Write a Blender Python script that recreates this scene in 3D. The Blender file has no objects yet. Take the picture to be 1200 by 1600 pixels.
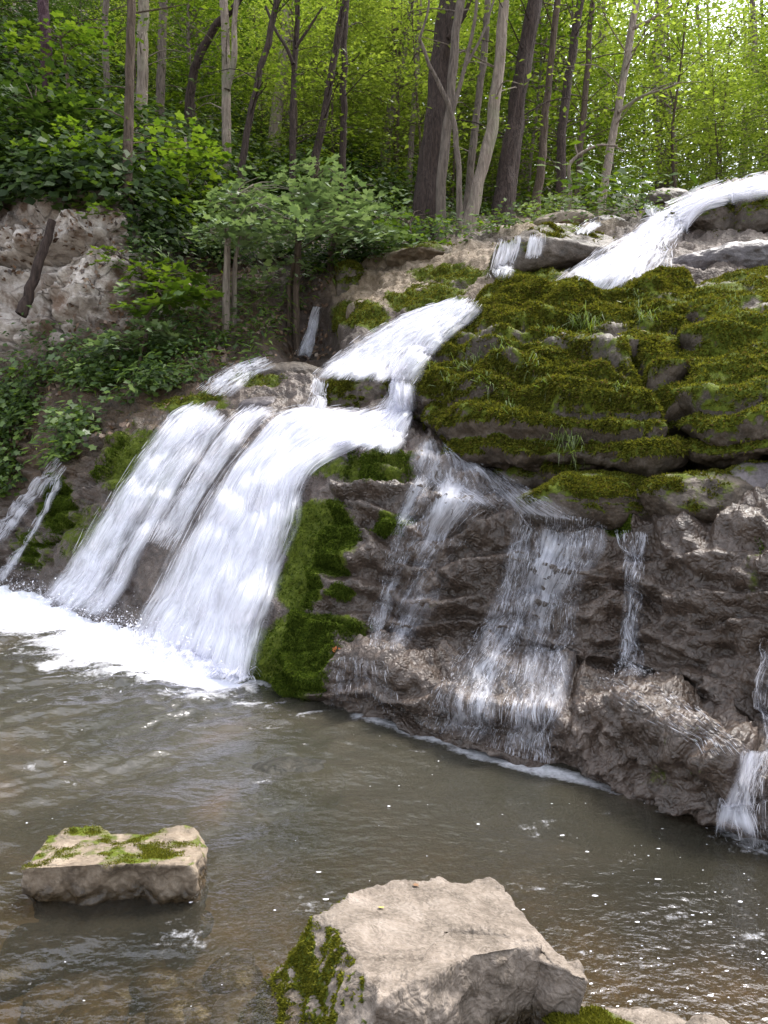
import bpy, math, random
import numpy as np
from mathutils import Vector, Matrix
from mathutils.bvhtree import BVHTree

random.seed(7)
RNG = np.random.default_rng(7)
S = bpy.context.scene
COL = S.collection

# ------------------------------------------------------------------ camera, sky, sun, exposure
CAM_H = 1.6
TILT = math.radians(4.0)
cam_d = bpy.data.cameras.new('camera')
cam = bpy.data.objects.new('camera', cam_d)
COL.objects.link(cam)
cam.location = (0, 0, CAM_H)
cam.rotation_euler = (math.radians(90) - TILT, 0, 0)
cam_d.lens = 27.0
cam_d.sensor_width = 36.0
cam_d.clip_start = 0.05
cam_d.clip_end = 600
S.camera = cam

SUN_EL, SUN_AZ = 62.0, 48.0          # degrees; azimuth measured from +Y towards +X
SUN_STRENGTH, SKY_STRENGTH, EXPOSURE = 1.5, 0.15, 2.05
W = bpy.data.worlds.new('World')
S.world = W
W.use_nodes = True
nt = W.node_tree
bg = nt.nodes['Background']
sky = nt.nodes.new('ShaderNodeTexSky')
sky.sky_type = 'NISHITA'
sky.sun_disc = False
sky.sun_elevation = math.radians(SUN_EL)
sky.sun_rotation = math.radians(SUN_AZ)
sky.air_density = 1.0
sky.dust_density = 3.0
hs = nt.nodes.new('ShaderNodeHueSaturation')
hs.inputs['Saturation'].default_value = 0.36
nt.links.new(sky.outputs[0], hs.inputs['Color'])
nt.links.new(hs.outputs[0], bg.inputs[0])
bg.inputs[1].default_value = SKY_STRENGTH
sd = bpy.data.lights.new('sun', 'SUN')
sd.energy = SUN_STRENGTH
sd.angle = math.radians(20)
sd.color = (1.0, 0.96, 0.9)
sun = bpy.data.objects.new('sun', sd)
COL.objects.link(sun)
el, az = math.radians(SUN_EL), math.radians(SUN_AZ)
sdir = Vector((math.sin(az) * math.cos(el), math.cos(az) * math.cos(el), math.sin(el)))
sun.rotation_euler = sdir.to_track_quat('Z', 'Y').to_euler()
S.view_settings.view_transform = 'Standard'
S.view_settings.look = 'None'
S.view_settings.exposure = EXPOSURE
S.view_settings.gamma = 1
S.cycles.max_bounces = 6
S.cycles.transparent_max_bounces = 12

# ------------------------------------------------------------------ numeric helpers
CT, ST = math.cos(TILT), math.sin(TILT)


def P(px, py, D):
    """photo pixel (1200x1600) at forward distance D -> world point"""
    px = np.asarray(px, float); py = np.asarray(py, float); D = np.asarray(D, float)
    u = (px - 600) / 1200.0
    v = (800 - py) / 1200.0
    dy = CT + v * ST
    dz = -ST + v * CT
    t = D / dy
    return np.stack([u * t, D + 0 * u, CAM_H + dz * t], -1)


def pix(p):
    x, y, z = p[..., 0], p[..., 1], p[..., 2] - CAM_H
    f = y * CT - z * ST
    up = y * ST + z * CT
    f = np.maximum(f, 0.05)
    return 600 + 1200 * x / f, 800 - 1200 * up / f


def gpt(px, py, z=0.0):
    u = (px - 600) / 1200.0
    v = (800 - py) / 1200.0
    dy = CT + v * ST
    dz = -ST + v * CT
    t = (z - CAM_H) / dz
    return np.array([u * t, dy * t, z])


_perm = np.random.default_rng(11).permutation(256)
_perm = np.concatenate([_perm, _perm, _perm])
_grad = np.random.default_rng(12).normal(size=(256, 3))
_grad /= np.linalg.norm(_grad, axis=1)[:, None]


def noise(p):
    p = np.asarray(p, float)
    sh = p.shape[:-1]
    p = p.reshape(-1, 3)
    i = np.floor(p).astype(np.int64)
    f = p - i
    w = f * f * f * (f * (f * 6 - 15) + 10)
    i &= 255
    out = 0
    for a in (0, 1):
        for b in (0, 1):
            for c in (0, 1):
                h = _perm[_perm[_perm[(i[:, 0] + a) & 255] + ((i[:, 1] + b) & 255)] + ((i[:, 2] + c) & 255)]
                g = _grad[h]
                d = (g * (f - np.array([a, b, c]))).sum(1)
                ww = (w[:, 0] if a else 1 - w[:, 0]) * (w[:, 1] if b else 1 - w[:, 1]) * (w[:, 2] if c else 1 - w[:, 2])
                out = out + d * ww
    return (out * 1.6).reshape(sh)


def fbm(p, oct=4, gain=0.5, lac=2.03, ridged=False):
    a, s, tot = 1.0, 0.0, 0.0
    p = np.asarray(p, float)
    for k in range(oct):
        n = noise(p + 17.3 * k)
        if ridged:
            n = 1 - 2 * np.abs(n)
        s = s + a * n
        tot += a
        a *= gain
        p = p * lac
    return s / tot


def sstep(a, b, x):
    t = np.clip((x - a) / (b - a), 0, 1)
    return t * t * (3 - 2 * t)


def hermite(keys, t, axis=0):
    """cubic through control values (uniform index), sampled at float index t"""
    K = np.moveaxis(np.asarray(keys, float), axis, 0)
    n = len(K)
    i = np.clip(np.floor(t).astype(int), 0, n - 2)
    f = (t - i).reshape((-1,) + (1,) * (K.ndim - 1))
    m = np.zeros_like(K)
    m[1:-1] = (K[2:] - K[:-2]) * 0.42
    m[0] = K[1] - K[0]
    m[-1] = K[-1] - K[-2]
    a, b = K[i], K[i + 1]
    r = (2 * f**3 - 3 * f**2 + 1) * a + (f**3 - 2 * f**2 + f) * m[i] + (-2 * f**3 + 3 * f**2) * b + (f**3 - f**2) * m[i + 1]
    return np.moveaxis(r, 0, axis)


def grid_faces(nr, nc, wrap_r=False):
    r = np.arange(nr if wrap_r else nr - 1)
    c = np.arange(nc - 1)
    R, C = np.meshgrid(r, c, indexing='ij')
    R2 = (R + 1) % nr
    return np.stack([R * nc + C, R * nc + C + 1, R2 * nc + C + 1, R2 * nc + C], -1).reshape(-1, 4)


def grid_normals(G):
    du = np.gradient(G, axis=1)
    dv = np.gradient(G, axis=0)
    n = np.cross(du, dv)
    return n / (np.linalg.norm(n, axis=-1, keepdims=True) + 1e-9)


def vnormals(V, F):
    n = np.zeros_like(V)
    fn = np.cross(V[F[:, 1]] - V[F[:, 0]], V[F[:, 2]] - V[F[:, 0]])
    for k in range(F.shape[1]):
        np.add.at(n, F[:, k], fn)
    return n / (np.linalg.norm(n, axis=1, keepdims=True) + 1e-12)


# ------------------------------------------------------------------ object helpers
def mesh(name, V, F, mat, parent=None, smooth=True, attrs=None, uv=None):
    V = np.asarray(V, np.float32).reshape(-1, 3)
    F = np.asarray(F, np.int32)
    k = F.shape[1]
    me = bpy.data.meshes.new(name)
    me.vertices.add(len(V))
    me.vertices.foreach_set('co', V.ravel())
    me.loops.add(F.size)
    me.loops.foreach_set('vertex_index', F.ravel())
    me.polygons.add(len(F))
    me.polygons.foreach_set('loop_start', np.arange(0, F.size, k, dtype=np.int32))
    me.polygons.foreach_set('loop_total', np.full(len(F), k, np.int32))
    if smooth:
        me.polygons.foreach_set('use_smooth', np.ones(len(F), bool))
    me.update(calc_edges=True)
    for an, av in (attrs or {}).items():
        at = me.attributes.new(an, 'FLOAT', 'POINT')
        at.data.foreach_set('value', np.asarray(av, np.float32).ravel())
    if uv is not None:
        l = me.uv_layers.new(name='UVMap')
        l.data.foreach_set('uv', np.asarray(uv, np.float32).reshape(-1, 2)[F.ravel()].ravel())
    me.validate()
    me.materials.append(mat)
    o = bpy.data.objects.new(name, me)
    COL.objects.link(o)
    if parent:
        o.parent = parent
    return o


def thing(name, loc, label, cat, group=None):
    o = bpy.data.objects.new(name, None)
    o.empty_display_size = 0.2
    COL.objects.link(o)
    o.location = tuple(float(a) for a in loc)
    o['label'] = label
    o['category'] = cat
    if group:
        o['group'] = group
    return o


def tag(o, label=None, cat=None, group=None, kind=None):
    if label: o['label'] = label
    if cat: o['category'] = cat
    if group: o['group'] = group
    if kind: o['kind'] = kind
    return o


def tube(pts, rad, sides=9, bark=0.0, seed=0.0, cap=True):
    pts = np.asarray(pts, float)
    n = len(pts)
    tan = np.gradient(pts, axis=0)
    tan /= np.linalg.norm(tan, axis=1, keepdims=True) + 1e-9
    ref = np.array([1.0, 0.02, 0.0]) if abs(tan[:, 0]).mean() < 0.8 else np.array([0.0, 0.02, 1.0])
    e1 = ref - tan * (tan @ ref)[:, None]
    e1 /= np.linalg.norm(e1, axis=1, keepdims=True)
    e2 = np.cross(tan, e1)
    a = np.linspace(0, 2 * np.pi, sides + 1)
    rad = np.asarray(rad, float)
    ca, sa = np.cos(a), np.sin(a)
    q = pts[:, None] + rad[:, None, None] * (e1[:, None] * ca[None, :, None] + e2[:, None] * sa[None, :, None])
    if bark:
        s = np.arange(n)[:, None] * np.ones(sides + 1)
        N = np.stack([ca[None] * 2.2 + 0 * s, sa[None] * 2.2 + 0 * s, s * 0.25 + seed], -1)
        dr = 1 + bark * (noise(N) + 0.6 * noise(N * np.array([2.5, 2.5, 1.2]) + 5))
        q = pts[:, None] + (q - pts[:, None]) * dr[..., None]
    return q.reshape(-1, 3), grid_faces(n, sides + 1)


def smooth_path(pts, n):
    pts = np.asarray(pts, float)
    return hermite(pts, np.linspace(0, len(pts) - 1, n))


def join(parts):
    V, F, o = [], [], 0
    for v, f in parts:
        V.append(v); F.append(f + o); o += len(v)
    return np.concatenate(V), np.concatenate(F)


# ------------------------------------------------------------------ node helpers
class NT:
    def __init__(s, name):
        s.m = bpy.data.materials.new(name)
        s.m.use_nodes = True
        s.t = s.m.node_tree
        s.t.nodes.clear()
        s.out = s.t.nodes.new('ShaderNodeOutputMaterial')

    def n(s, typ, **kw):
        nd = s.t.nodes.new('ShaderNode' + typ)
        for k, v in kw.items():
            if k.startswith('i_'):
                key = k[2:]
                key = int(key) if key.isdigit() else key.replace('_', ' ')
                s.put(nd.inputs[key], v)
            else:
                setattr(nd, k, v)
        return nd

    def put(s, sock, v):
        if isinstance(v, bpy.types.NodeSocket):
            s.t.links.new(v, sock)
        elif isinstance(v, tuple) and len(v) == 3 and sock.type == 'RGBA':
            sock.default_value = v + (1,)
        else:
            sock.default_value = v

    def noise(s, scale, detail=4, rough=0.55, vec=None, dist=0.0):
        nd = s.n('TexNoise', i_Scale=scale, i_Detail=detail, i_Roughness=rough, i_Distortion=dist)
        if vec is not None:
            s.put(nd.inputs['Vector'], vec)
        return nd.outputs['Fac']

    def ramp(s, fac, stops, interp='LINEAR'):
        nd = s.n('ValToRGB')
        s.put(nd.inputs[0], fac)
        cr = nd.color_ramp
        cr.interpolation = interp
        while len(cr.elements) < len(stops):
            cr.elements.new(0.5)
        for e, (p, c) in zip(cr.elements, stops):
            e.position = p
            e.color = (c, c, c, 1) if not isinstance(c, tuple) else c + (1,)
        return nd.outputs[0]

    def mix(s, fac, a, b, blend='MIX'):
        nd = s.n('Mix', data_type='RGBA', blend_type=blend)
        s.put(nd.inputs[0], fac)
        s.put(nd.inputs[6], a)
        s.put(nd.inputs[7], b)
        return nd.outputs[2]

    def math(s, op, a, b=0.0, c=None, clamp=False):
        nd = s.n('Math', operation=op, use_clamp=clamp)
        s.put(nd.inputs[0], a)
        s.put(nd.inputs[1], b)
        if c is not None:
            s.put(nd.inputs[2], c)
        return nd.outputs[0]

    def attr(s, name):
        return s.n('Attribute', attribute_name=name).outputs['Fac']

    def pos(s):
        return s.n('NewGeometry').outputs['Position']

    def objc(s):
        return s.n('TexCoord').outputs['Object']

    def mapping(s, vec, scale=(1, 1, 1), rot=(0, 0, 0)):
        return s.n('Mapping', i_Vector=vec, i_Scale=scale, i_Rotation=rot).outputs[0]

    def bump(s, h, strength=0.5, dist=0.02):
        return s.n('Bump', i_Height=h, i_Strength=strength, i_Distance=dist).outputs[0]

    def finish(s, shader):
        s.t.links.new(shader, s.out.inputs['Surface'])
        return s.m


def sep_z(t, vec):
    return t.n('SeparateXYZ', i_Vector=vec).outputs[2]


def rock_material(name, c_dark, c_mid, c_light, moss_a=(0.035, 0.05, 0.006), moss_b=(0.11, 0.135, 0.014),
                  rough_wet=0.3, rough_dry=0.75, pebble=26.0, pebble_h=0.5, use_attr=True, spec=0.5, wetline=False):
    t = NT(name)
    p = t.objc()
    big = t.noise(1.7, 5, 0.6, p, 0.6)
    mid = t.noise(9, 6, 0.65, p, 0.4)
    fine = t.noise(70, 4, 0.7, p)
    vor = t.n('TexVoronoi', i_Scale=pebble, i_Vector=t.mix(0.12, p, t.n('TexNoise', i_Vector=p, i_Scale=12.0).outputs[1])).outputs['Distance']
    c = t.ramp(mid, [(0.3, c_dark), (0.52, c_mid), (0.75, c_light)])
    c = t.mix(t.ramp(big, [(0.4, 0.0), (0.65, 0.55)]), c, (c_dark[0] * 0.8, c_dark[1] * 0.85, c_dark[2] * 0.8))
    c = t.mix(t.ramp(fine, [(0.45, 0.0), (0.7, 0.45)]), c, c_light)
    if use_attr:
        soil = t.attr('soil')
        sc = t.ramp(t.noise(6, 6, 0.7, p), [(0.3, (0.02, 0.014, 0.008)), (0.55, (0.06, 0.035, 0.016)), (0.75, (0.11, 0.065, 0.035))])
        c = t.mix(soil, c, sc)
        pale = t.attr('pale')
        pc = t.ramp(t.noise(5, 7, 0.7, p, 0.8), [(0.3, (0.14, 0.108, 0.085)), (0.48, (0.42, 0.37, 0.325)), (0.7, (0.6, 0.545, 0.49))])
        pc = t.mix(t.ramp(t.noise(2.6, 5, 0.6, p, 0.5), [(0.5, 0.0), (0.64, 0.8)]), pc, (0.12, 0.06, 0.025))
        ve = t.n('TexVoronoi', feature='DISTANCE_TO_EDGE', i_Scale=2.1, i_Vector=t.mix(0.22, t.mapping(p, (1, 1, 1.7)), t.n('TexNoise', i_Vector=p, i_Scale=2.5, i_Detail=4.0).outputs[1])).outputs['Distance']
        pc = t.mix(t.math('MULTIPLY', t.ramp(ve, [(0.0, 1.0), (0.035, 0.0)]), t.ramp(big, [(0.4, 0.2), (0.6, 0.9)])), pc, (0.035, 0.026, 0.018))
        c = t.mix(pale, c, pc)
        tan = t.attr('tan')
        tc = t.ramp(t.noise(7, 7, 0.7, p, 0.8), [(0.3, (0.10, 0.07, 0.04)), (0.5, (0.23, 0.17, 0.11)), (0.7, (0.36, 0.29, 0.21))])
        c = t.mix(tan, c, tc)
        wet = t.attr('wet')
    moss = t.attr('moss')
    mn = t.noise(11, 6, 0.7, p, 0.3)
    mm = t.math('ADD', moss, t.math('MULTIPLY', t.math('SUBTRACT', mn, 0.5), 1.1))
    mm = t.ramp(mm, [(0.42, 0.0), (0.58, 1.0)])
    mc = t.ramp(t.noise(24, 5, 0.7, p), [(0.3, moss_a), (0.7, moss_b)])
    c = t.mix(mm, c, mc)
    h = t.math('MULTIPLY', mid, 0.6)
    h = t.math('ADD', h, t.math('MULTIPLY', fine, 0.22))
    h = t.math('ADD', h, t.math('MULTIPLY', vor, -pebble_h))
    h = t.math('ADD', h, t.math('MULTIPLY', t.math('MULTIPLY', mm, t.noise(130, 3, 0.7, p)), 0.5))
    nrm = t.bump(h, 0.7, 0.032)
    r = t.ramp(t.noise(14, 4, 0.6, p), [(0.3, rough_wet), (0.75, rough_wet + 0.25)])
    if use_attr:
        r = t.mix(wet, (rough_dry,) * 3, r)
    else:
        r = t.mix(0.5, (rough_dry,) * 3, r)
    r = t.mix(mm, r, (0.9, 0.9, 0.9))
    if wetline:
        wz = t.math('ADD', t.n('SeparateXYZ', i_Vector=t.pos()).outputs[2], t.math('MULTIPLY', t.math('SUBTRACT', mid, 0.5), 0.12))
        wl = t.ramp(wz, [(0.03, 1.0), (0.075, 0.0)])
        c = t.mix(wl, c, t.mix(1.0, c, (0.3, 0.27, 0.2), 'MULTIPLY'))
        r = t.mix(wl, r, (0.25, 0.25, 0.25))
    b = t.n('BsdfPrincipled', i_Base_Color=c, i_Roughness=r, i_Normal=nrm)
    sp = t.mix(mm, (spec,) * 3, (0.15, 0.15, 0.15))
    t.put(b.inputs['Specular IOR Level'], sp)
    return t.finish(b.outputs[0])


def leaf_material(name, stops, trans=0.5, tint=(1.25, 1.1, 0.45), gloss=0.05):
    t = NT(name)
    rnd = t.n('NewGeometry').outputs['Random Per Island']
    c = t.ramp(rnd, stops)
    oi = t.n('ObjectInfo').outputs['Random']
    hsv = t.n('HueSaturation', i_Color=c, i_Value=t.math('ADD', t.math('MULTIPLY', oi, 0.35), 0.82))
    c = hsv.outputs[0]
    d = t.n('BsdfDiffuse', i_Color=c)
    tc = t.mix(1.0, c, tint, 'MULTIPLY')
    tr = t.n('BsdfTranslucent', i_Color=tc)
    m = t.n('MixShader', i_0=trans, i_1=d.outputs[0], i_2=tr.outputs[0])
    g = t.n('BsdfGlossy', i_Color=(1, 1, 1), i_Roughness=0.45)
    m2 = t.n('MixShader', i_0=gloss, i_1=m.outputs[0], i_2=g.outputs[0])
    return t.finish(m2.outputs[0])


def bark_material(name, dark, light, scale=1.0, lichen=None):
    t = NT(name)
    p = t.objc()
    q = t.mapping(p, (9 * scale, 9 * scale, 1.3 * scale))
    n1 = t.noise(2.6, 6, 0.65, q, 0.5)
    n2 = t.noise(1.3, 4, 0.6, p)
    c = t.ramp(n1, [(0.3, dark), (0.62, light)])
    if lichen:
        c = t.mix(t.ramp(n2, [(0.48, 0.0), (0.62, 0.8)]), c, lichen)
    b = t.n('BsdfPrincipled', i_Base_Color=c, i_Roughness=0.85, i_Normal=t.bump(n1, 1.0, 0.09))
    b.inputs['Specular IOR Level'].default_value = 0.2
    return t.finish(b.outputs[0])


M = {}
M['rock'] = rock_material('wet_rock', (0.022, 0.014, 0.009), (0.062, 0.042, 0.031), (0.135, 0.104, 0.084), pebble=38, pebble_h=0.5, rough_wet=0.27)
M['boulder_moss'] = rock_material('mossy_rock', (0.018, 0.012, 0.007), (0.052, 0.036, 0.022), (0.14, 0.11, 0.085),
                                  use_attr=False, pebble=16, pebble_h=0.3, rough_wet=0.45)
M['rock_violet'] = rock_material('violet_rock', (0.03, 0.023, 0.023), (0.066, 0.053, 0.054), (0.145, 0.122, 0.122), use_attr=False,
                                 pebble=14, pebble_h=0.3, rough_wet=0.3, rough_dry=0.5)
M['rock_black'] = rock_material('black_wet_rock', (0.008, 0.008, 0.006), (0.018, 0.017, 0.012), (0.05, 0.042, 0.03), use_attr=False, pebble=20, rough_wet=0.45, rough_dry=0.6, spec=0.25)
M['rock_tan'] = rock_material('tan_rock', (0.055, 0.039, 0.025), (0.155, 0.117, 0.08), (0.285, 0.232, 0.17), use_attr=False,
                              pebble=14, pebble_h=0.3, rough_wet=0.6, wetline=True)
M['rock_pale'] = rock_material('pale_limestone', (0.06, 0.046, 0.034), (0.168, 0.137, 0.11), (0.285, 0.242, 0.205), use_attr=False,
                               pebble=60, pebble_h=0.3, rough_wet=0.65, rough_dry=0.85, spec=0.3, wetline=True)
M['leaf_far'] = leaf_material('leaf_far_hazy_green', [(0.0, (0.115, 0.165, 0.04)), (0.5, (0.18, 0.235, 0.065)), (1.0, (0.25, 0.31, 0.1))], 0.6, (1.2, 1.15, 0.65))  # distance haze put into the leaf colour as a paler green
M['moss_fuzz'] = leaf_material('moss_fuzz', [(0.0, (0.03, 0.034, 0.008)), (0.4, (0.078, 0.084, 0.013)), (0.72, (0.125, 0.132, 0.018)), (0.86, (0.15, 0.152, 0.026)), (1.0, (0.085, 0.056, 0.026))], 0.35, (1.15, 1.1, 0.6), 0.0)
M['moss_yellow'] = leaf_material('moss_yellow', [(0.0, (0.05, 0.05, 0.008)), (0.5, (0.11, 0.115, 0.013)), (1.0, (0.17, 0.165, 0.025))], 0.35, (1.1, 1.1, 0.6), 0.0)
M['moss_green'] = leaf_material('moss_green', [(0.0, (0.022, 0.036, 0.006)), (0.5, (0.05, 0.075, 0.01)), (1.0, (0.085, 0.115, 0.016))], 0.35, (1.1, 1.1, 0.6), 0.0)
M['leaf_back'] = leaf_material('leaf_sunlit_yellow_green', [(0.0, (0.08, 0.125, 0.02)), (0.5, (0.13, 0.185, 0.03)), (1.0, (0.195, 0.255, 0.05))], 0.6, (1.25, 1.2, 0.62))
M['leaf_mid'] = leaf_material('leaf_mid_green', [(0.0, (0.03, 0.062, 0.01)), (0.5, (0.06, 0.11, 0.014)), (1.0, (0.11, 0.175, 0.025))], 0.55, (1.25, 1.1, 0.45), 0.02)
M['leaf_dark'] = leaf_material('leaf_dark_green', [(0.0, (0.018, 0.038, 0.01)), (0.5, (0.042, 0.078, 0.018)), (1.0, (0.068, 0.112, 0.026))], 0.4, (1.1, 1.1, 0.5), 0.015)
M['leaf_maple'] = leaf_material('leaf_pale_maple', [(0.0, (0.09, 0.15, 0.055)), (0.5, (0.16, 0.235, 0.095)), (1.0, (0.23, 0.31, 0.15))], 0.42, (1.1, 1.1, 0.65), 0.1)
M['leaf_lime'] = leaf_material('leaf_lime', [(0.0, (0.06, 0.12, 0.012)), (0.5, (0.1, 0.175, 0.018)), (1.0, (0.15, 0.23, 0.03))], 0.5, (1.15, 1.1, 0.5))
M['litter'] = leaf_material('dead_leaves', [(0.0, (0.04, 0.02, 0.01)), (0.5, (0.11, 0.06, 0.03)), (0.9, (0.2, 0.12, 0.07)), (1.0, (0.3, 0.22, 0.15))], 0.1, (1, 0.9, 0.8), 0.05)
M['grass'] = leaf_material('grass_blades', [(0.0, (0.06, 0.1, 0.012)), (1.0, (0.14, 0.19, 0.03))], 0.4, (1.1, 1.1, 0.5))
M['bark_dark'] = bark_material('bark_dark_furrowed', (0.02, 0.014, 0.012), (0.085, 0.06, 0.05), 1.6)
M['bark_brown'] = bark_material('bark_brown', (0.04, 0.028, 0.02), (0.13, 0.095, 0.07))
M['bark_pale'] = bark_material('bark_pale_grey', (0.13, 0.1, 0.08), (0.33, 0.27, 0.22), 1.0, (0.2, 0.2, 0.13))
M['bark_grey'] = bark_material('bark_grey', (0.07, 0.055, 0.045), (0.21, 0.17, 0.14), 1.2)
M['bark_violet'] = bark_material('bark_violet', (0.03, 0.014, 0.018), (0.09, 0.05, 0.06), 1.2)
M['dead_wood'] = bark_material('dead_wood', (0.05, 0.03, 0.022), (0.17, 0.11, 0.08), 1.4)

# ------------------------------------------------------------------ terrain: pool bank, cascade bedrock, hillside
# columns by photo x; rows: water edge distance, then (photo y, distance) climbing the slope
TC = {
    1800: (2.46, (1380, 2.55), (1200, 2.75), (1000, 3.0), (820, 3.3), (730, 3.9), (600, 4.4), (440, 5.0), (380, 6.2), (270, 8.5), (290, 11), (310, 18), (320, 30), (330, 70)),
    1400: (2.82, (1280, 2.8), (1190, 3.1), (980, 3.3), (822, 3.5), (725, 4.6), (580, 5.2), (450, 5.7), (390, 6.8), (275, 9.8), (290, 13), (310, 20), (320, 31), (330, 62)),
    1200: (3.15, (1225, 3.1), (1160, 3.45), (960, 3.68), (822, 3.95), (720, 5.2), (580, 5.8), (455, 6.4), (395, 7.4), (284, 11), (292, 14), (310, 21), (320, 32), (330, 58)),
    1100: (3.38, (1165, 3.3), (1105, 3.78), (950, 3.98), (822, 4.25), (727, 5.4), (590, 6.0), (455, 6.6), (395, 7.6), (305, 10.8), (312, 13.5), (320, 21), (325, 32), (330, 57)),
    1000: (3.66, (1110, 3.6), (1062, 4.2), (940, 4.36), (822, 4.6), (735, 5.6), (600, 6.2), (455, 6.8), (410, 7.8), (342, 10.3), (345, 13.5), (330, 21), (320, 32), (310, 56)),
    900: (3.88, (1105, 3.85), (1050, 4.4), (930, 4.56), (815, 4.8), (735, 5.8), (600, 6.4), (458, 7.0), (430, 7.8), (352, 10.4), (352, 13.5), (332, 21), (312, 32), (290, 55)),
    800: (4.05, (1090, 4.05), (1015, 4.68), (900, 4.86), (800, 5.1), (730, 6.0), (600, 6.7), (475, 7.5), (435, 8.4), (365, 10.5), (362, 13.5), (337, 21), (300, 32), (250, 55)),
    700: (4.32, (1080, 4.32), (1015, 4.86), (880, 5.06), (760, 5.38), (680, 6.4), (580, 7.2), (490, 8.2), (450, 9.3), (388, 10.8), (375, 14), (332, 21), (270, 32), (200, 55)),
    600: (4.65, (1045, 4.65), (1000, 5.05), (850, 5.28), (730, 5.7), (650, 6.9), (580, 7.8), (500, 8.7), (450, 10.2), (412, 11.3), (362, 14.5), (302, 21), (220, 32), (130, 55)),
    500: (4.97, (1030, 5.05), (975, 5.25), (840, 5.6), (715, 6.2), (645, 7.2), (590, 8.3), (560, 9.0), (500, 10.8), (425, 11.6), (352, 15), (272, 21), (180, 32), (80, 54)),
    400: (5.4, (970, 5.6), (880, 5.95), (770, 6.5), (665, 7.3), (620, 8.2), (585, 9.2), (565, 10.0), (500, 10.9), (425, 12), (342, 15), (252, 21), (150, 31), (30, 52)),
    300: (6.0, (950, 6.3), (860, 6.7), (760, 7.3), (660, 8.1), (620, 8.9), (590, 9.6), (550, 10.3), (480, 11.2), (400, 12.2), (312, 14.5), (222, 20), (110, 30), (-20, 50)),
    200: (6.9, (920, 7.2), (840, 7.5), (770, 7.9), (700, 8.4), (640, 9.2), (590, 9.9), (535, 10.5), (430, 11.0), (325, 11.6), (252, 14), (172, 19), (60, 28), (-60, 48)),
    100: (8.1, (890, 8.4), (830, 8.6), (770, 8.9), (710, 9.3), (650, 9.8), (600, 10.2), (540, 10.6), (430, 11.0), (325, 11.5), (237, 14), (132, 18), (20, 26), (-100, 46)),
    0: (9.5, (880, 9.6), (830, 9.8), (780, 10.0), (720, 10.2), (660, 10.5), (600, 10.8), (540, 11.0), (430, 11.3), (320, 11.8), (222, 13.5), (102, 17), (-30, 25), (-150, 45)),
    -200: (10.2, (880, 10.3), (830, 10.45), (780, 10.6), (720, 10.8), (660, 11.0), (600, 11.2), (540, 11.4), (430, 11.7), (310, 12), (200, 13.5), (80, 17), (-50, 25), (-200, 45)),
    -600: (9.0, (900, 9.15), (840, 9.3), (780, 9.5), (720, 9.7), (660, 9.9), (600, 10.1), (540, 10.4), (430, 10.8), (300, 11.2), (190, 13), (60, 16), (-80, 24), (-240, 45)),
}
tcx = sorted(TC)
K = []
for px in tcx:
    row = TC[px]
    eD = row[0]
    u = (px - 600) / 1200.0
    pts = [np.array([u * (eD - 0.3), eD - 0.3, -0.75]), np.array([u * eD, eD, -0.05])]
    for py, D in row[1:]:
        pts.append(P(px, py, D))
    K.append(pts)
K = np.array(K)                                   # (ncol, nrow, 3)
NROW = K.shape[1]
seg_n = [10, 34, 30, 40, 40, 36, 42, 42, 34, 42, 26, 24, 20, 16]
tr = np.concatenate([i + np.arange(n) / n for i, n in enumerate(seg_n)] + [[NROW - 1]])
pxs = np.concatenate([np.linspace(-600, -20, 40)[:-1], np.linspace(-20, 1220, 560), np.linspace(1220, 1800, 40)[1:]])
tcol = np.interp(pxs, tcx, np.arange(len(tcx)))
G = hermite(K, tcol, 0)                           # (ncol', nrow, 3)
G = hermite(G, tr, 1)
G = np.transpose(G, (1, 0, 2))                    # rows x cols
base_px, base_py = pix(G)
ROWT = tr[:, None] * np.ones(len(pxs))[None]


def blobs(lst, px, py):
    m = np.zeros_like(px)
    for cx, cy, rx, ry, s in lst:
        d = ((px - cx) / rx) ** 2 + ((py - cy) / ry) ** 2
        m = np.maximum(m, s * np.exp(-d * d * 0.7))
    return m


def poly_mask(poly, px, py):
    poly = np.asarray(poly, float)
    ins = np.zeros(px.shape, bool)
    j = len(poly) - 1
    for i in range(len(poly)):
        xi, yi = poly[i]; xj, yj = poly[j]
        c = ((yi > py) != (yj > py)) & (px < (xj - xi) * (py - yi) / (yj - yi + 1e-9) + xi)
        ins ^= c
        j = i
    return ins


N0 = grid_normals(G)
if (N0[..., 1] > 0).mean() > 0.5:
    N0 = -N0
front = sstep(0.6, 1.2, ROWT)
inrock = 1 - sstep(9.5, 11.0, ROWT)
face = sstep(0.5, 1.2, ROWT) * (1 - sstep(5.2, 6.2, ROWT))
lowN = fbm(G * 1.1 + 3, 3)
lump = fbm(G * 2.6, 4)
rid = fbm(G * np.array([3.0, 3.0, 5.5]) + 9, 4, ridged=True)
fine = fbm(G * 13 + 2, 3, 0.6)
cell = np.abs(noise(G * np.array([22, 22, 26.0]))) + 0.6 * np.abs(noise(G * 43.0))
flowzone = poly_mask([(240, 640), (480, 620), (500, 560), (740, 470), (760, 480), (650, 640), (560, 700), (440, 1080), (30, 960)], base_px, base_py).astype(float)
outcrop = blobs([(110, 430, 130, 120, 1.0), (0, 500, 60, 90, 0.9), (300, 470, 60, 60, 0.4)], base_px, base_py)
disp = 0.10 * lowN + (0.11 * lump + 0.10 * (rid - 0.2)) * (1 - 0.55 * flowzone)
disp = disp + 0.028 * fine + 0.022 * cell * (1 - 0.6 * flowzone)
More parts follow.
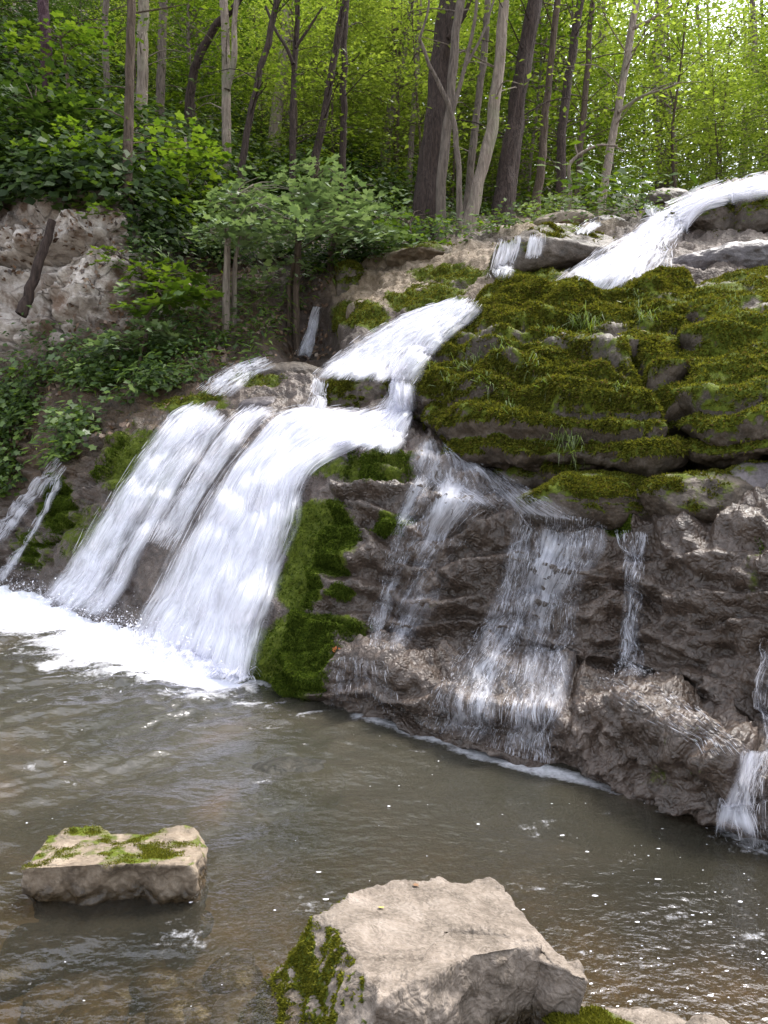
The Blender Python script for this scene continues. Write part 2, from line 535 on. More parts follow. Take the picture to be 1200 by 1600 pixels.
# horizontal shelves on the right face
zz = G[..., 2] * 5.0 + 1.6 * lowN + 0.25 * lump
sh = zz - np.floor(zz)
disp = disp + face * (1 - flowzone) * 0.085 * (sstep(0, 0.75, sh) - sstep(0.8, 1.0, sh))
z4 = G[..., 2] * 2.6 + 0.8 * noise(G * 1.5 + 12)
s4 = z4 - np.floor(z4)
disp = disp + flowzone * (ROWT < 6) * 0.06 * (sstep(0, 0.7, s4) - sstep(0.75, 1.0, s4))
# blocky bedding on the pale outcrop
zz2 = G[..., 2] * 1.9 - 0.35 * G[..., 0] + 0.9 * noise(G * 0.8 + 31)
s2 = zz2 - np.floor(zz2)
blk = noise(np.floor(zz2)[..., None] * np.array([3.1, 1.7, 2.3]) + G * np.array([0.9, 0.3, 0.1]))
disp = disp * (1 - 0.75 * outcrop) + outcrop * 0.03 * fbm(G * 5.5 + 3, 4, 0.6, ridged=True)
disp = disp + outcrop * (0.34 * (sstep(0, 0.2, s2) - 0.9 * sstep(0.72, 1.0, s2)) + 0.42 * blk + 0.05 * rid)
far = sstep(10.0, 12.0, ROWT)
disp = disp * (1 - 0.3 * far) + far * 0.5 * fbm(G * 0.35, 3)
disp = disp * (0.35 + 0.65 * front)
crk = np.exp(-(noise(G * np.array([1.0, 1.0, 2.6]) + 71) / 0.045) ** 2)
crk2 = np.exp(-(noise(G * np.array([2.2, 2.2, 4.5]) + 37) / 0.05) ** 2)
disp = disp - outcrop * (0.30 * np.abs(noise(G * np.array([1.5, 1.5, 2.2]) + 5)) + 0.16 * np.abs(noise(G * np.array([3.5, 3.5, 5.5]) + 15)) + 0.07 * np.abs(noise(G * 9 + 25)) - 0.12)
disp = disp - outcrop * (0.22 * crk + 0.10 * crk2) - (1 - flowzone) * face * (0.05 * crk + 0.03 * crk2)
# recess around the little side fall
disp = disp - 0.5 * blobs([(478, 525, 42, 48, 1.0)], base_px, base_py)
GT = G + N0 * disp[..., None]

soil = np.maximum(sstep(9.7, 10.6, ROWT), blobs([(170, 600, 210, 120, 1.0), (50, 690, 110, 90, 1.0), (400, 470, 130, 80, 1.0), (0, 600, 100, 160, .9), (250, 520, 120, 60, 1)], base_px, base_py))
soil *= 1 - sstep(0, 0.3, blobs([(700, 400, 260, 40, 1.0), (560, 470, 110, 50, 0.8)], base_px, base_py)) * (ROWT < 10.4)
pale = blobs([(105, 430, 120, 105, 1.0), (15, 500, 60, 60, 0.95), (0, 232, 45, 30, 0.9), (170, 350, 60, 40, .8), (255, 500, 25, 30, .6)], base_px, base_py)
pale = np.clip(pale + 0.35 * fbm(G * 1.6 + 50, 3) * (pale > 0.15), 0, 1)
tan = blobs([(700, 405, 110, 22, .9), (640, 445, 60, 26, .8), (860, 357, 90, 16, 1.0), (560, 445, 40, 40, .7), (580, 475, 40, 12, .9), (760, 455, 30, 20, .5)], base_px, base_py)
moss = blobs([(505, 845, 62, 60, 1.0), (475, 915, 45, 45, 1.0), (450, 1040, 85, 62, 1.0), (500, 990, 90, 30, .8), (510, 735, 70, 18, .62), (590, 745, 70, 26, .62),
              (620, 825, 40, 18, .75), (543, 930, 18, 12, .9), (705, 432, 70, 20, .75), (640, 475, 40, 14, .75), (830, 425, 60, 30, .7), (560, 495, 50, 20, .9),
              (300, 635, 60, 18, .9), (225, 740, 70, 70, .7), (150, 840, 60, 60, .55), (100, 790, 30, 50, .75), (60, 860, 40, 40, .55), (880, 640, 200, 100, .5), (1100, 742, 80, 18, .7), (970, 830, 30, 20, .8),
              (1150, 340, 120, 30, .6), (400, 600, 60, 14, .6), (680, 470, 60, 25, .7), (200, 520, 80, 20, .5), (1190, 900, 15, 60, .4), (1060, 1190, 90, 40, .36), (690, 960, 40, 40, .3)], base_px, base_py)
moss = np.maximum(moss, 0.28 * (ROWT > 5.4) * (ROWT < 10.5))
moss *= 1 - 0.85 * sstep(0.1, 0.5, pale) - 0.0
moss = np.clip(moss, 0, 1)
wet = (1 - sstep(6.0, 8.5, ROWT)) * (1 - 0.9 * np.clip(soil, 0, 1))
wet = np.maximum(wet, flowzone)
TV = GT.reshape(-1, 3)
TF = grid_faces(*GT.shape[:2])
fn = np.cross(TV[TF[:, 1]] - TV[TF[:, 0]], TV[TF[:, 2]] - TV[TF[:, 0]])
if fn[:, 1].mean() > 0:
    TF = TF[:, ::-1].copy()
terrain = mesh('hillside', TV, TF, M['rock'], attrs={'soil': soil, 'pale': pale, 'tan': tan, 'moss': moss, 'wet': wet})
tag(terrain, kind='structure')

BV, BF, boff = [TV], [TF], len(TV)          # everything that water and plants can lie on


def add_bvh(V, F):
    global boff
    BV.append(V)
    BF.append(F + boff)
    boff += len(V)


# ground sheet: mud floor of the pool, rising to the bank behind the camera, out to the horizon
gx = np.concatenate([-np.geomspace(220, 9, 24)[:-1], np.linspace(-9, 6, 150), np.geomspace(6, 220, 24)[1:]])
gy = np.concatenate([-np.geomspace(220, 3, 16)[:-1], np.linspace(-3, 11, 150), np.geomspace(11, 240, 20)[1:]])
GX, GY = np.meshgrid(gx, gy)
gp = np.stack([GX, GY, 0 * GX], -1)
GZ = -0.34 + 0.12 * fbm(gp * 0.7, 3) + 0.035 * fbm(gp * 3.0, 3)
GZ = GZ + 0.14 * np.exp(-((GX + 1.2) ** 2 + (GY - 2.1) ** 2) / 0.5)
GZ = GZ + 0.95 * sstep(0.9, -1.5, GY)
GZ = np.where((GY > 12) | (GX > 7) | (GX < -9.5), -0.9, GZ)
GV = np.stack([GX, GY, GZ], -1)


def mud_material():
    t = NT('pool_mud')
    p = t.objc()
    c = t.ramp(t.noise(1.6, 6, 0.65, p, 0.7), [(0.3, (0.035, 0.024, 0.012)), (0.5, (0.095, 0.065, 0.033)), (0.7, (0.2, 0.135, 0.075))])
    c = t.mix(t.ramp(t.noise(9, 5, 0.7, p), [(0.45, 0.0), (0.7, 0.6)]), c, (0.03, 0.028, 0.012))
    b = t.n('BsdfPrincipled', i_Base_Color=c, i_Roughness=0.85, i_Normal=t.bump(t.noise(20, 5, 0.7, p), 0.6, 0.03))
    return t.finish(b.outputs[0])


gr = mesh('ground', GV, grid_faces(len(gy), len(gx)), mud_material())
tag(gr, kind='structure')


# ------------------------------------------------------------------ rocks
def fuzz(name, V, F, mask, count, size, mat, parent=None, down=0.35, seed=1, lift=0.0):
    """many tiny moss blades over the masked part of a surface"""
    rg = np.random.default_rng(seed)
    tri = np.concatenate([F[:, [0, 1, 2]], F[:, [0, 2, 3]]]) if F.shape[1] == 4 else F
    a, b, c = V[tri[:, 0]], V[tri[:, 1]], V[tri[:, 2]]
    fnn = np.cross(b - a, c - a)
    ar = np.linalg.norm(fnn, axis=1)
    w = ar * mask[tri].mean(1)
    if w.sum() <= 0:
        return None
    idx = rg.choice(len(tri), count, p=w / w.sum())
    r1, r2 = rg.random(count), rg.random(count)
    sw = r1 + r2 > 1
    r1[sw], r2[sw] = 1 - r1[sw], 1 - r2[sw]
    p = a[idx] + (b - a)[idx] * r1[:, None] + (c - a)[idx] * r2[:, None]
    n = fnn[idx] / (ar[idx][:, None] + 1e-12)
    d = n * 0.75 + np.array([0, 0, -down]) + rg.normal(size=(count, 3)) * 0.4
    d /= np.linalg.norm(d, axis=1, keepdims=True)
    s = np.cross(d, rg.normal(size=(count, 3)))
    s /= np.linalg.norm(s, axis=1, keepdims=True) + 1e-9
    L = size * (0.5 + rg.random(count))[:, None]
    v = np.stack([p - s * L * 0.28 + n * lift, p + s * L * 0.28 + n * lift, p + d * L + n * lift], 1).reshape(-1, 3)
    f = np.arange(count * 3).reshape(-1, 3)
    o = mesh(name, v, f, mat, parent, smooth=False)
    o['kind'] = 'stuff'
    return o


def orient(V, F):
    c = V.mean(0)
    k = np.cross(V[F[:, 1]] - V[F[:, 0]], V[F[:, 2]] - V[F[:, 0]])
    if (k * (V[F[:, 0]] - c)).sum() < 0:
        F = F[:, ::-1].copy()
    return F


def loft(ringcols, ncol, nring, strata=4.5, amp=0.08, seed=0.0, sharp=0.06, cl=None, lump=0.1):
    """ringcols: list of (px, [(py, D) ...ring]); closed tube along x with tapered ends -> V, F"""
    R = np.array([[P(px, py, D) for py, D in ring] for px, ring in ringcols])
    nc, nr = R.shape[:2]
    ta = np.linspace(0, nc - 1, ncol)
    Q = hermite(R, ta, 0)
    Qp = np.concatenate([Q[:, -2:], Q, Q[:, :3]], 1)
    tb = np.linspace(0, nr, nring, endpoint=False)
    Q = hermite(Qp, tb + 2, 1)
    n = grid_normals(np.concatenate([Q, Q[:, :1]], 1))[:, :-1]
    cen = Q.mean(1, keepdims=True)
    if ((Q - cen) * n).sum() < 0:
        n = -n
    z = Q[..., 2] * strata + 0.9 * noise(Q * np.array([0.9, 0.9, 1.4]) + seed) + 0.35 * noise(Q * 3 + seed)
    s = z - np.floor(z)
    layer = noise(np.floor(z)[..., None] * np.array([5.1, 3.3, 1.1]) + Q * np.array([1.6, 1.0, 0.2]) + seed)
    d = amp * (sstep(0.0, 0.55, s) - 1.0 * sstep(0.66, 1.0, s)) + amp * 0.9 * layer
    z2 = z * 2.3 + 0.6 * noise(Q * 4 + seed + 5)
    s2 = z2 - np.floor(z2)
    d = d + amp * 0.45 * (sstep(0.0, 0.55, s2) - sstep(0.66, 1.0, s2)) * sstep(-.2, .5, noise(Q * 2.2 + 8))
    d = d + lump * fbm(Q * 2.4 + seed, 4) + 0.03 * fbm(Q * 12 + seed, 3)
    if cl:
        d = d + cl(Q)
    Q = Q + n * d[..., None]
    nr2 = Q.shape[1]
    c0, c1 = Q[0].mean(0), Q[-1].mean(0)
    V = np.concatenate([Q.reshape(-1, 3)])
    F = grid_faces(ncol, nr2)                     # rows = columns of the loft
    i = np.arange(ncol - 1)
    F = np.concatenate([F, np.stack([i * nr2 + nr2 - 1, i * nr2, (i + 1) * nr2, (i + 1) * nr2 + nr2 - 1], -1)])
    V = np.concatenate([V, [c0, c1]])
    j = np.arange(nr2)
    a = len(V) - 2
    F = np.concatenate([F, np.stack([0 * j + a, (j + 1) % nr2, j, 0 * j + a], -1)[:, [0, 1, 2, 3]],
                        np.stack([0 * j + a + 1, (ncol - 1) * nr2 + j, (ncol - 1) * nr2 + (j + 1) % nr2, 0 * j + a + 1], -1)])
    return V, F


def rock_thing(name, V, F, mat, label, cat='rock', group=None, mossf=None, fuzz_n=0, fuzz_size=0.016, fmat='moss_fuzz', seed=1, bvh=True, fdown=0.35):
    """thing = empty > rock (+ moss)"""
    V = np.asarray(V, float)
    if F.shape[1] == 4:
        body = F[F[:, 0] != F[:, 3]]
        capf = F[F[:, 0] == F[:, 3]][:, :3]
        tri = np.concatenate([body[:, [0, 1, 2]], body[:, [0, 2, 3]], capf])
    else:
        tri = F
    tri = orient(V, tri)
    n = vnormals(V, tri)
    if bvh:
        add_bvh_tri(V, tri)
    base = np.array([V[:, 0].mean(), V[:, 1].mean(), V[:, 2].min()])
    mk = mossf(V, n) if mossf else np.zeros(len(V))
    L = V - base
    t = thing(name, base, label, cat, group)
    mesh('stone', L, tri, mat, t, attrs={'moss': mk})
    if fuzz_n:
        mm = sstep(0.45, 0.75, mk + 0.5 * fbm(V * 8 + seed, 3))
        fuzz('moss', L, tri, mm, fuzz_n, fuzz_size, M[fmat], t, fdown, seed)
    return t


TRI_V, TRI_F, toff = [], [], 0


def add_bvh_tri(V, tri):
    global toff
    TRI_V.append(V)
    TRI_F.append(tri + toff)
    toff += len(V)


def cleft(Q):
    px, py = pix(Q)
    return -0.16 * np.exp(-((px - 1030 - 40 * np.sin(py * 0.02)) / 9) ** 2) * (py > 560) - 0.1 * np.exp(-((py - 560 - 0.12 * (px - 800) - 20 * np.sin(px * 0.02)) / 7) ** 2)


def upmoss(lo=-0.25, hi=0.55, s=1.0, f=2.2, seed=0.0, base=0.1):
    def g(V, n):
        bare = 0.42 * fbm(V * np.array([1.7, 1.7, 5.0]) + seed + 60, 4, 0.6)
        return np.clip(base + s * (0.12 + 0.88 * sstep(lo, hi, n[:, 2])) * (0.72 + 0.7 * fbm(V * f + seed, 3)) + bare * (s > 0.3), 0, 1)
    return g


# the big overhanging mossy boulder and the second one beyond the cleft
V, F = loft([
    (649, [(603, 6.45), (600, 6.42), (597, 6.42), (594, 6.45), (594, 6.6), (598, 6.7), (602, 6.7), (604, 6.55)]),
    (662, [(640, 6.3), (610, 6.2), (588, 6.3), (572, 6.5), (570, 7.0), (590, 7.5), (630, 7.3), (648, 6.7)]),
    (700, [(692, 5.85), (640, 5.8), (585, 6.1), (535, 6.75), (528, 7.4), (560, 8.2), (650, 7.6), (700, 6.5)]),
    (745, [(716, 5.45), (655, 5.45), (570, 5.9), (495, 6.75), (486, 7.5), (540, 8.4), (660, 7.3), (722, 6.2)]),
    (800, [(728, 5.2), (660, 5.2), (560, 5.75), (470, 6.7), (458, 7.5), (520, 8.4), (660, 7.0), (735, 5.9)]),
    (880, [(735, 5.0), (665, 5.0), (555, 5.6), (462, 6.6), (450, 7.3), (510, 8.2), (660, 6.7), (742, 5.7)]),
    (960, [(735, 4.85), (665, 4.85), (555, 5.5), (458, 6.5), (450, 7.2), (510, 8.0), (660, 6.5), (740, 5.6)]),
    (1040, [(725, 4.75), (655, 4.78), (550, 5.45), (458, 6.4), (450, 7.0), (510, 7.8), (650, 6.3), (730, 5.5)]),
    (1078, [(700, 5.05), (640, 5.1), (560, 5.7), (475, 6.45), (470, 6.9), (510, 7.6), (640, 6.2), (705, 5.5)]),
], 400, 280, strata=5.2, amp=0.075, seed=3.0, cl=cleft, lump=0.15)
rock_thing('mossy_boulder', V, F, M['boulder_moss'], 'huge overhanging boulder covered in green moss in layered ledges, right of the white falls', 'boulder',
           mossf=upmoss(-0.5, 0.32, 1.0, 2.2, 4.0, 0.03), fuzz_n=300000, fuzz_size=0.022, seed=5, fdown=0.6)
V, F = loft([
    (1066, [(690, 5.0), (620, 5.1), (560, 5.5), (520, 5.9), (515, 6.3), (560, 6.9), (640, 6.3), (695, 5.5)]),
    (1095, [(712, 4.62), (640, 4.7), (560, 5.2), (500, 5.75), (490, 6.3), (540, 7.2), (640, 6.2), (716, 5.4)]),
    (1150, [(712, 4.45), (640, 4.5), (560, 5.0), (497, 5.6), (487, 6.2), (540, 7.0), (640, 6.0), (716, 5.2)]),
    (1220, [(702, 4.3), (640, 4.35), (560, 4.85), (490, 5.5), (480, 6.1), (540, 6.8), (640, 5.8), (708, 5.1)]),
    (1330, [(700, 4.1), (640, 4.15), (560, 4.6), (490, 5.2), (480, 5.8), (540, 6.5), (640, 5.5), (708, 4.9)]),
    (1460, [(690, 4.15), (640, 4.2), (575, 4.5), (520, 4.9), (512, 5.4), (550, 5.9), (640, 5.2), (696, 4.7)]),
    (1520, [(640, 4.5), (625, 4.5), (605, 4.6), (590, 4.7), (588, 4.9), (600, 5.0), (625, 4.8), (642, 4.65)]),
], 200, 240, strata=5.2, amp=0.07, seed=9.0, lump=0.14)
rock_thing('mossy_boulder', V, F, M['boulder_moss'], 'mossy boulder at the right edge of the photo, beside the huge layered boulder', 'boulder',
           mossf=upmoss(-0.5, 0.32, 1.0, 2.2, 7.0, 0.03), fuzz_n=110000, fuzz_size=0.019, seed=6)
V, F = loft([
    (1085, [(505, 5.95), (490, 5.95), (470, 6.2), (455, 6.5), (452, 6.9), (470, 7.3), (495, 7.0), (506, 6.4)]),
    (1110, [(512, 5.7), (490, 5.75), (465, 6.1), (448, 6.5), (445, 7.0), (470, 7.4), (500, 7.0), (512, 6.2)]),
    (1200, [(510, 5.5), (485, 5.5), (458, 5.9), (440, 6.4), (436, 6.9), (470, 7.2), (500, 6.7), (512, 6.0)]),
    (1330, [(508, 5.2), (480, 5.2), (452, 5.6), (434, 6.1), (430, 6.6), (470, 6.9), (500, 6.4), (512, 5.7)]),
    (1430, [(500, 5.3), (485, 5.3), (470, 5.5), (458, 5.7), (456, 6.0), (472, 6.2), (492, 6.0), (502, 5.6)]),
], 120, 120, strata=4, amp=0.05, seed=13.0)
rock_thing('mossy_boulder', V, F, M['boulder_moss'], 'mossy block on top of the boulder at the right edge of the photo', 'boulder',
           mossf=upmoss(-0.4, 0.4, 1.0, 2.2, 2.0, 0.05), fuzz_n=45000, fuzz_size=0.019, seed=7)

_ico = None


def ico(sub):
    import bmesh
    bm = bmesh.new()
    bmesh.ops.create_icosphere(bm, subdivisions=sub, radius=1)
    V = np.array([v.co[:] for v in bm.verts])
    F = np.array([[v.index for v in f.verts] for f in bm.faces])
    bm.free()
    return V, F


ICO = {k: ico(k) for k in (3, 4, 5, 6, 7)}


def boulder(size, seed, sub=6, pn=3.2, cuts=6, rough=0.1, fine_=0.03, rot=0.0, tilt=(0, 0), planes=()):
    V, F = ICO[sub]
    V = V.copy()
    rg = np.random.default_rng(seed)
    V /= (np.abs(V) ** pn).sum(1, keepdims=True) ** (1 / pn)
    cut = [(np.array(n, float) / np.linalg.norm(n), d) for n, d in planes]
    for _ in range(cuts):
        n = rg.normal(size=3)
        n /= np.linalg.norm(n)
        cut.append((n, 0.78 + 0.25 * rg.random()))
    for n, d in cut:
        over = V @ n - d
        V = V - np.maximum(over, 0)[:, None] * n * 0.93
    S3 = np.array(size)
    V = V * S3
    n = vnormals(V, F)
    sc = 1.0 / max(size)
    V = V + n * (rough * max(size) * fbm(V * sc * 1.6 + seed * 3.1, 4) + fine_ * max(size) * (fbm(V * sc * 7 + seed, 4, 0.6) + 0.6 * fbm(V * sc * 5 + 7 + seed, 3, ridged=True)))[:, None]
    R = (Matrix.Rotation(rot, 3, 'Z') @ Matrix.Rotation(tilt[0], 3, 'X') @ Matrix.Rotation(tilt[1], 3, 'Y'))
    V = V @ np.array(R).T
    return V, F


# foreground boulder: pale flat top, dark broken front face
zb = -0.24
def quad_rock(top, bot, seed, n=70, rough=0.012, fine_=0.008, rim=0.02):
    """six-sided broken block from corner lists (world points), rounded and roughened"""
    top = np.array(top); bot = np.array(bot)
    k = len(top)
    ct, cb = top.mean(0), bot.mean(0)
    m = n
    a = np.linspace(0, k, k * m, endpoint=False)
    i = np.floor(a).astype(int); f = (a - i)[:, None]
    T = top[i] * (1 - f) + top[(i + 1) % k] * f
    B = bot[i] * (1 - f) + bot[(i + 1) % k] * f
    rows = [ct + (T - ct) * s for s in np.linspace(0.02, 0.985, 60)]
    rows += [T * (1 - s) + B * s for s in np.linspace(0.012, 0.99, 64)]
    rows += [cb + (B - cb) * s for s in (0.9, 0.5, 0.02)]
    Q = np.array(rows)
    nr, nc = Q.shape[:2]
    V = Q.reshape(-1, 3)
    r = np.arange(nr - 1); c = np.arange(nc)
    R, C = np.meshgrid(r, c, indexing='ij')
    F = np.stack([R * nc + C, R * nc + (C + 1) % nc, (R + 1) * nc + (C + 1) % nc, (R + 1) * nc + C], -1).reshape(-1, 4)
    F = np.concatenate([F[:, [0, 1, 2]], F[:, [0, 2, 3]]])
    F = orient(V, F)
    # relax the sharp edges a little
    Q2 = Q.copy()
    for _ in range(3):
        Q2[1:-1] = 0.5 * Q2[1:-1] + 0.25 * (Q2[:-2] + Q2[2:])
        Q2 = 0.5 * Q2 + 0.25 * (np.roll(Q2, 1, 1) + np.roll(Q2, -1, 1))
    V = Q2.reshape(-1, 3)
    nrm = vnormals(V, F)
    w = 1 - sstep(0.75, 0.97, nrm[:, 2])
    d = rough * (0.5 + 1.8 * w) * fbm(V * 5 + seed, 4) * 2.2 + fine_ * (0.7 + w) * fbm(V * 24 + seed, 4, 0.6) + rough * 1.3 * w * fbm(V * 8 + seed + 3, 4, ridged=True)
    V = V + nrm * d[:, None]
    return V, F


fr = [P(508, 1425, 2.25), P(560, 1398, 2.42), P(690, 1374, 2.55), P(770, 1380, 2.55), P(832, 1436, 2.32), P(921, 1534, 2.0), P(846, 1474, 2.1), P(738, 1492, 2.0), P(640, 1532, 1.86), P(596, 1560, 1.8), P(562, 1496, 2.02)]
fb = [np.array([p[0] + dx, p[1] + dy, zb]) for p, dx, dy in zip(fr, (-.34, -.12, 0, .05, .05, -.1, -.07, -.03, -.04, -.2, -.42), (.02, .08, .1, .08, .04, .02, -.03, -.02, -.01, 0, -.02))]
V, F = quad_rock(fr, fb, 4.0)


def fg_moss(V, n):
    px, py = pix(V)
    return np.clip(0.95 * sstep(0.15, -0.5, n[:, 0] * 0.9 + n[:, 2] * 0.45 + 0.25) * (px < 575) + 0.72 * blobs([(545, 1470, 40, 40, 1.0), (455, 1530, 45, 90, 1.0)], px, py) * (n[:, 2] < 0.75), 0, 1)


rock_thing('boulder', V, F, M['rock_pale'], 'large pale flat-topped boulder in the front of the pool with a dark broken front face', 'boulder', mossf=fg_moss, fuzz_n=30000, fuzz_size=0.009, fmat='moss_yellow', seed=8, fdown=0.2)

fl = [P(52, 1330, 2.76), P(75, 1305, 2.9), P(140, 1299, 2.98), P(300, 1303, 2.98), P(317, 1322, 2.84), P(300, 1352, 2.64), P(200, 1349, 2.62), P(35, 1356, 2.63)]
bl = [np.array([p[0] + dx, p[1] + dy, -0.25]) for p, dx, dy in zip(fl, (.01, 0, 0, 0, -.01, -.02, 0, .02), (0, 0, 0, 0, .04, .12, .14, .12))]
V, F = quad_rock(fl, bl, 21.0, n=50, rough=0.014, fine_=0.008)
rock_thing('boulder', V, F, M['rock_tan'], 'low brick-shaped rock with yellow moss on its top, standing in the pool at left', 'boulder',
           mossf=lambda V, n: np.clip(0.46 * sstep(0.2, 0.8, n[:, 2]) + 0.5 * fbm(V * 9, 3) * (n[:, 2] > -0.1), 0, 1), fuzz_n=9000, fuzz_size=0.006, fmat='moss_yellow', seed=9)
V, F = boulder((0.30, 0.26, 0.2), 33, 6, 3, 5, 0.08, 0.03)
V = V + P(985, 1640, 1.86) + np.array([0, 0, -0.205])
rock_thing('rock', V, F, M['rock_pale'], 'moss-edged rock at the bottom edge of the photo, right of the large pale boulder', 'rock',
           mossf=lambda V, n: np.clip(1.1 * blobs([(900, 1588, 60, 14, 1.0), (930, 1600, 60, 12, .8)], *pix(V)), 0, 1), fuzz_n=9000, fuzz_size=0.008, fmat='moss_yellow', seed=10)
V, F = boulder((0.12, 0.12, 0.1), 35, 5, 2.6, 5, 0.08, 0.03)
V = V + P(1110, 1630, 1.82) + np.array([0, 0, -0.075])
rock_thing('rock', V, F, M['rock_pale'], 'small bare pale rock in the bottom right corner of the photo', 'rock')

# rocks that only show under the water
for px, py, z, sz, lab in [(455, 1228, -0.098, (0.27, 0.15, 0.125), 'dark rock just under the rippled water in front of the green moss patch'),
                           (165, 1478, -0.24, (0.16, 0.12, 0.09), 'sunken brown rock in front of the low mossy rock'),
                           (235, 1490, -0.27, (0.13, 0.1, 0.08), 'sunken dark rock between the low mossy rock and the large pale boulder')]:
    V, F = boulder(sz, int(px), 5, 2.6, 6, 0.1, 0.03)
    V = V + gpt(px, py, z)
    rock_thing('sunken_rock', V, F, M['rock_black'], lab, 'rock', mossf=lambda V, n: 0.25 + 0 * V[:, 0])

# smaller rocks on the slope: px, py, half sizes in px (x, y), depth ratio, distance, material, moss, fuzz, label
SR = [
    (930, 784, 122, 38, 0.8, 4.72, 'boulder_moss', 1.0, 42000, 'low flat cushion of moss-covered rock below the huge overhanging boulder', 0.04),
    (1095, 782, 100, 38, 0.9, 4.38, 'boulder_moss', 0.55, 12000, 'brown half-mossy rock on the ledge below the right-hand mossy boulder', 0.03),
    (1195, 772, 72, 44, 0.8, 4.32, 'rock_violet', 0.4, 6000, 'wet violet-grey rock on the ledge at the right edge', -0.05),
    (870, 745, 110, 22, 1.0, 5.5, 'boulder_moss', 0.5, 6000, 'dark rock deep under the overhang of the huge mossy boulder', 0),
    (745, 690, 85, 50, 0.9, 6.2, 'boulder_moss', 0.12, 0, 'dark brown bare rock under the left tip of the huge mossy boulder', 0.35),
    (563, 630, 62, 40, 0.9, 7.4, 'boulder_moss', 0.62, 14000, 'dark mossy rock parting the stream in the middle of the falls', 0),
    (860, 412, 95, 44, 1.0, 8.4, 'boulder_moss', 0.42, 12000, 'brown mossy rock between the twin falls and the upper cascade', -0.2),
    (1130, 425, 110, 30, 0.9, 7.3, 'rock_violet', 0.05, 0, 'long grey-violet rock ledge above the mossy boulders at right', -0.06),
    (1110, 362, 70, 38, 1.0, 8.6, 'boulder_moss', 0.6, 12000, 'brown mossy rock right of the upper cascade', 0),
    (1200, 350, 60, 40, 1.0, 8.2, 'boulder_moss', 0.6, 10000, 'mossy rock at the right edge under the highest water', 0),
    (945, 372, 38, 26, 1.0, 10.0, 'rock_violet', 0.1, 0, 'round wet dark rock beside the small upper spout', 0),
    (880, 358, 50, 14, 1.2, 10.6, 'rock_tan', 0.2, 0, 'pale tan slab on the crest under the trees', 0),
    (1035, 325, 40, 18, 1.2, 10.9, 'boulder_moss', 0.2, 0, 'dark brown rock on the crest left of the highest water', 0),
    (1190, 305, 45, 18, 1.0, 10.4, 'rock_violet', 0.0, 0, 'grey rock at the right edge beside the highest water', 0),
    (680, 418, 75, 20, 1.2, 10.9, 'rock_tan', 0.45, 5000, 'tan slab with mossy flank left of the twin falls', 0.1),
    (600, 440, 40, 36, 1.0, 11.2, 'rock_tan', 0.35, 3000, 'tan rock above the little side fall', 0),
    (575, 490, 34, 17, 1.0, 9.9, 'rock_tan', 0.5, 4000, 'pale rock with moss at the top left of the white stream', 0),
    (690, 470, 55, 22, 1.0, 9.4, 'rock_tan', 0.5, 4000, 'brown mossy rock above the brink of the white stream', 0),
    (455, 594, 58, 22, 1.0, 9.0, 'boulder_moss', 0.1, 0, 'smooth reddish brown rock below the little side fall', 0),
    (505, 655, 55, 17, 1.0, 7.1, 'rock_violet', 0.05, 0, 'jagged dark wet rock at the top of the main white fall', 0),
    (420, 640, 45, 16, 1.0, 7.7, 'rock_violet', 0.1, 0, 'low dark wet rock left of the main white fall', 0),
    (350, 640, 40, 12, 1.0, 8.3, 'boulder_moss', 0.3, 0, 'small brown rock at the head of the left white stream', 0),
    (545, 450, 26, 34, 1.0, 11.0, 'boulder_moss', 0.7, 6000, 'dark mossy rock right of the little side fall', 0),
    (280, 500, 28, 18, 1.0, 10.9, 'boulder_moss', 0.4, 0, 'brown rock jutting from the left bank under pale leaves', 0),
    (215, 545, 20, 16, 1.0, 10.2, 'rock_tan', 0.3, 0, 'small tan rock half hidden on the leafy left bank', 0),
    (590, 1050, 45, 26, 1.0, 4.95, 'boulder_moss', 0.1, 0, 'low brown wet rock at the foot of the right face by the pool', 0),
]
for k, (px, py, hx, hy, dr, D, mat, ms, fz, lab, tl) in enumerate(SR):
    hxw, hyw = hx / 1200 * D, hy / 1200 * D
    V, F = boulder((hxw, hxw * dr, hyw * 1.15), 100 + k, 6 if hx > 50 else 5, 2.5, 5, 0.09, 0.035, 0, (0, tl))
    V = V + P(px, py, D + hxw * dr * 0.35)
    rock_thing('mossy_rock' if ms > 0.35 else 'rock', V, F, M[mat], lab, 'rock',
               mossf=upmoss(-0.3, 0.5, ms * 1.15, 3.0, k * 1.7, 0.08 * (ms > 0.2)), fuzz_n=fz, fuzz_size=0.015 if D < 7 else 0.022, seed=20 + k)

# moss fuzz that grows on the bedrock itself
mm = sstep(0.45, 0.8, moss + 0.5 * fbm(GT * 6, 3)) * (base_px > -50) * (base_px < 1250) * (base_py < 1120) * (1 - 0.9 * flowzone)
mm1 = mm * (ROWT < 5.3)
fz = fuzz('moss', TV, TF, mm1.reshape(-1), 110000, 0.016, M['moss_green'], None, 0.6, 77)
tag(fz, kind='stuff')
fz2 = fuzz('moss', TV, TF, (mm * (ROWT >= 5.3) * (ROWT < 10.4)).reshape(-1), 40000, 0.02, M['moss_fuzz'], None, 0.3, 78)
tag(fz2, kind='stuff')

# ------------------------------------------------------------------ ray casts onto terrain + rocks
allV = np.concatenate(BV + [v for v in TRI_V])
tq = np.concatenate([TF[:, [0, 1, 2]], TF[:, [0, 2, 3]]])
allF = np.concatenate([tq] + [f + len(TV) for f in TRI_F])
BVH = BVHTree.FromPolygons(allV.tolist(), allF.tolist(), all_triangles=True)
BVHT = BVHTree.FromPolygons(TV.tolist(), tq.tolist(), all_triangles=True)
CAMP = Vector((0, 0, CAM_H))


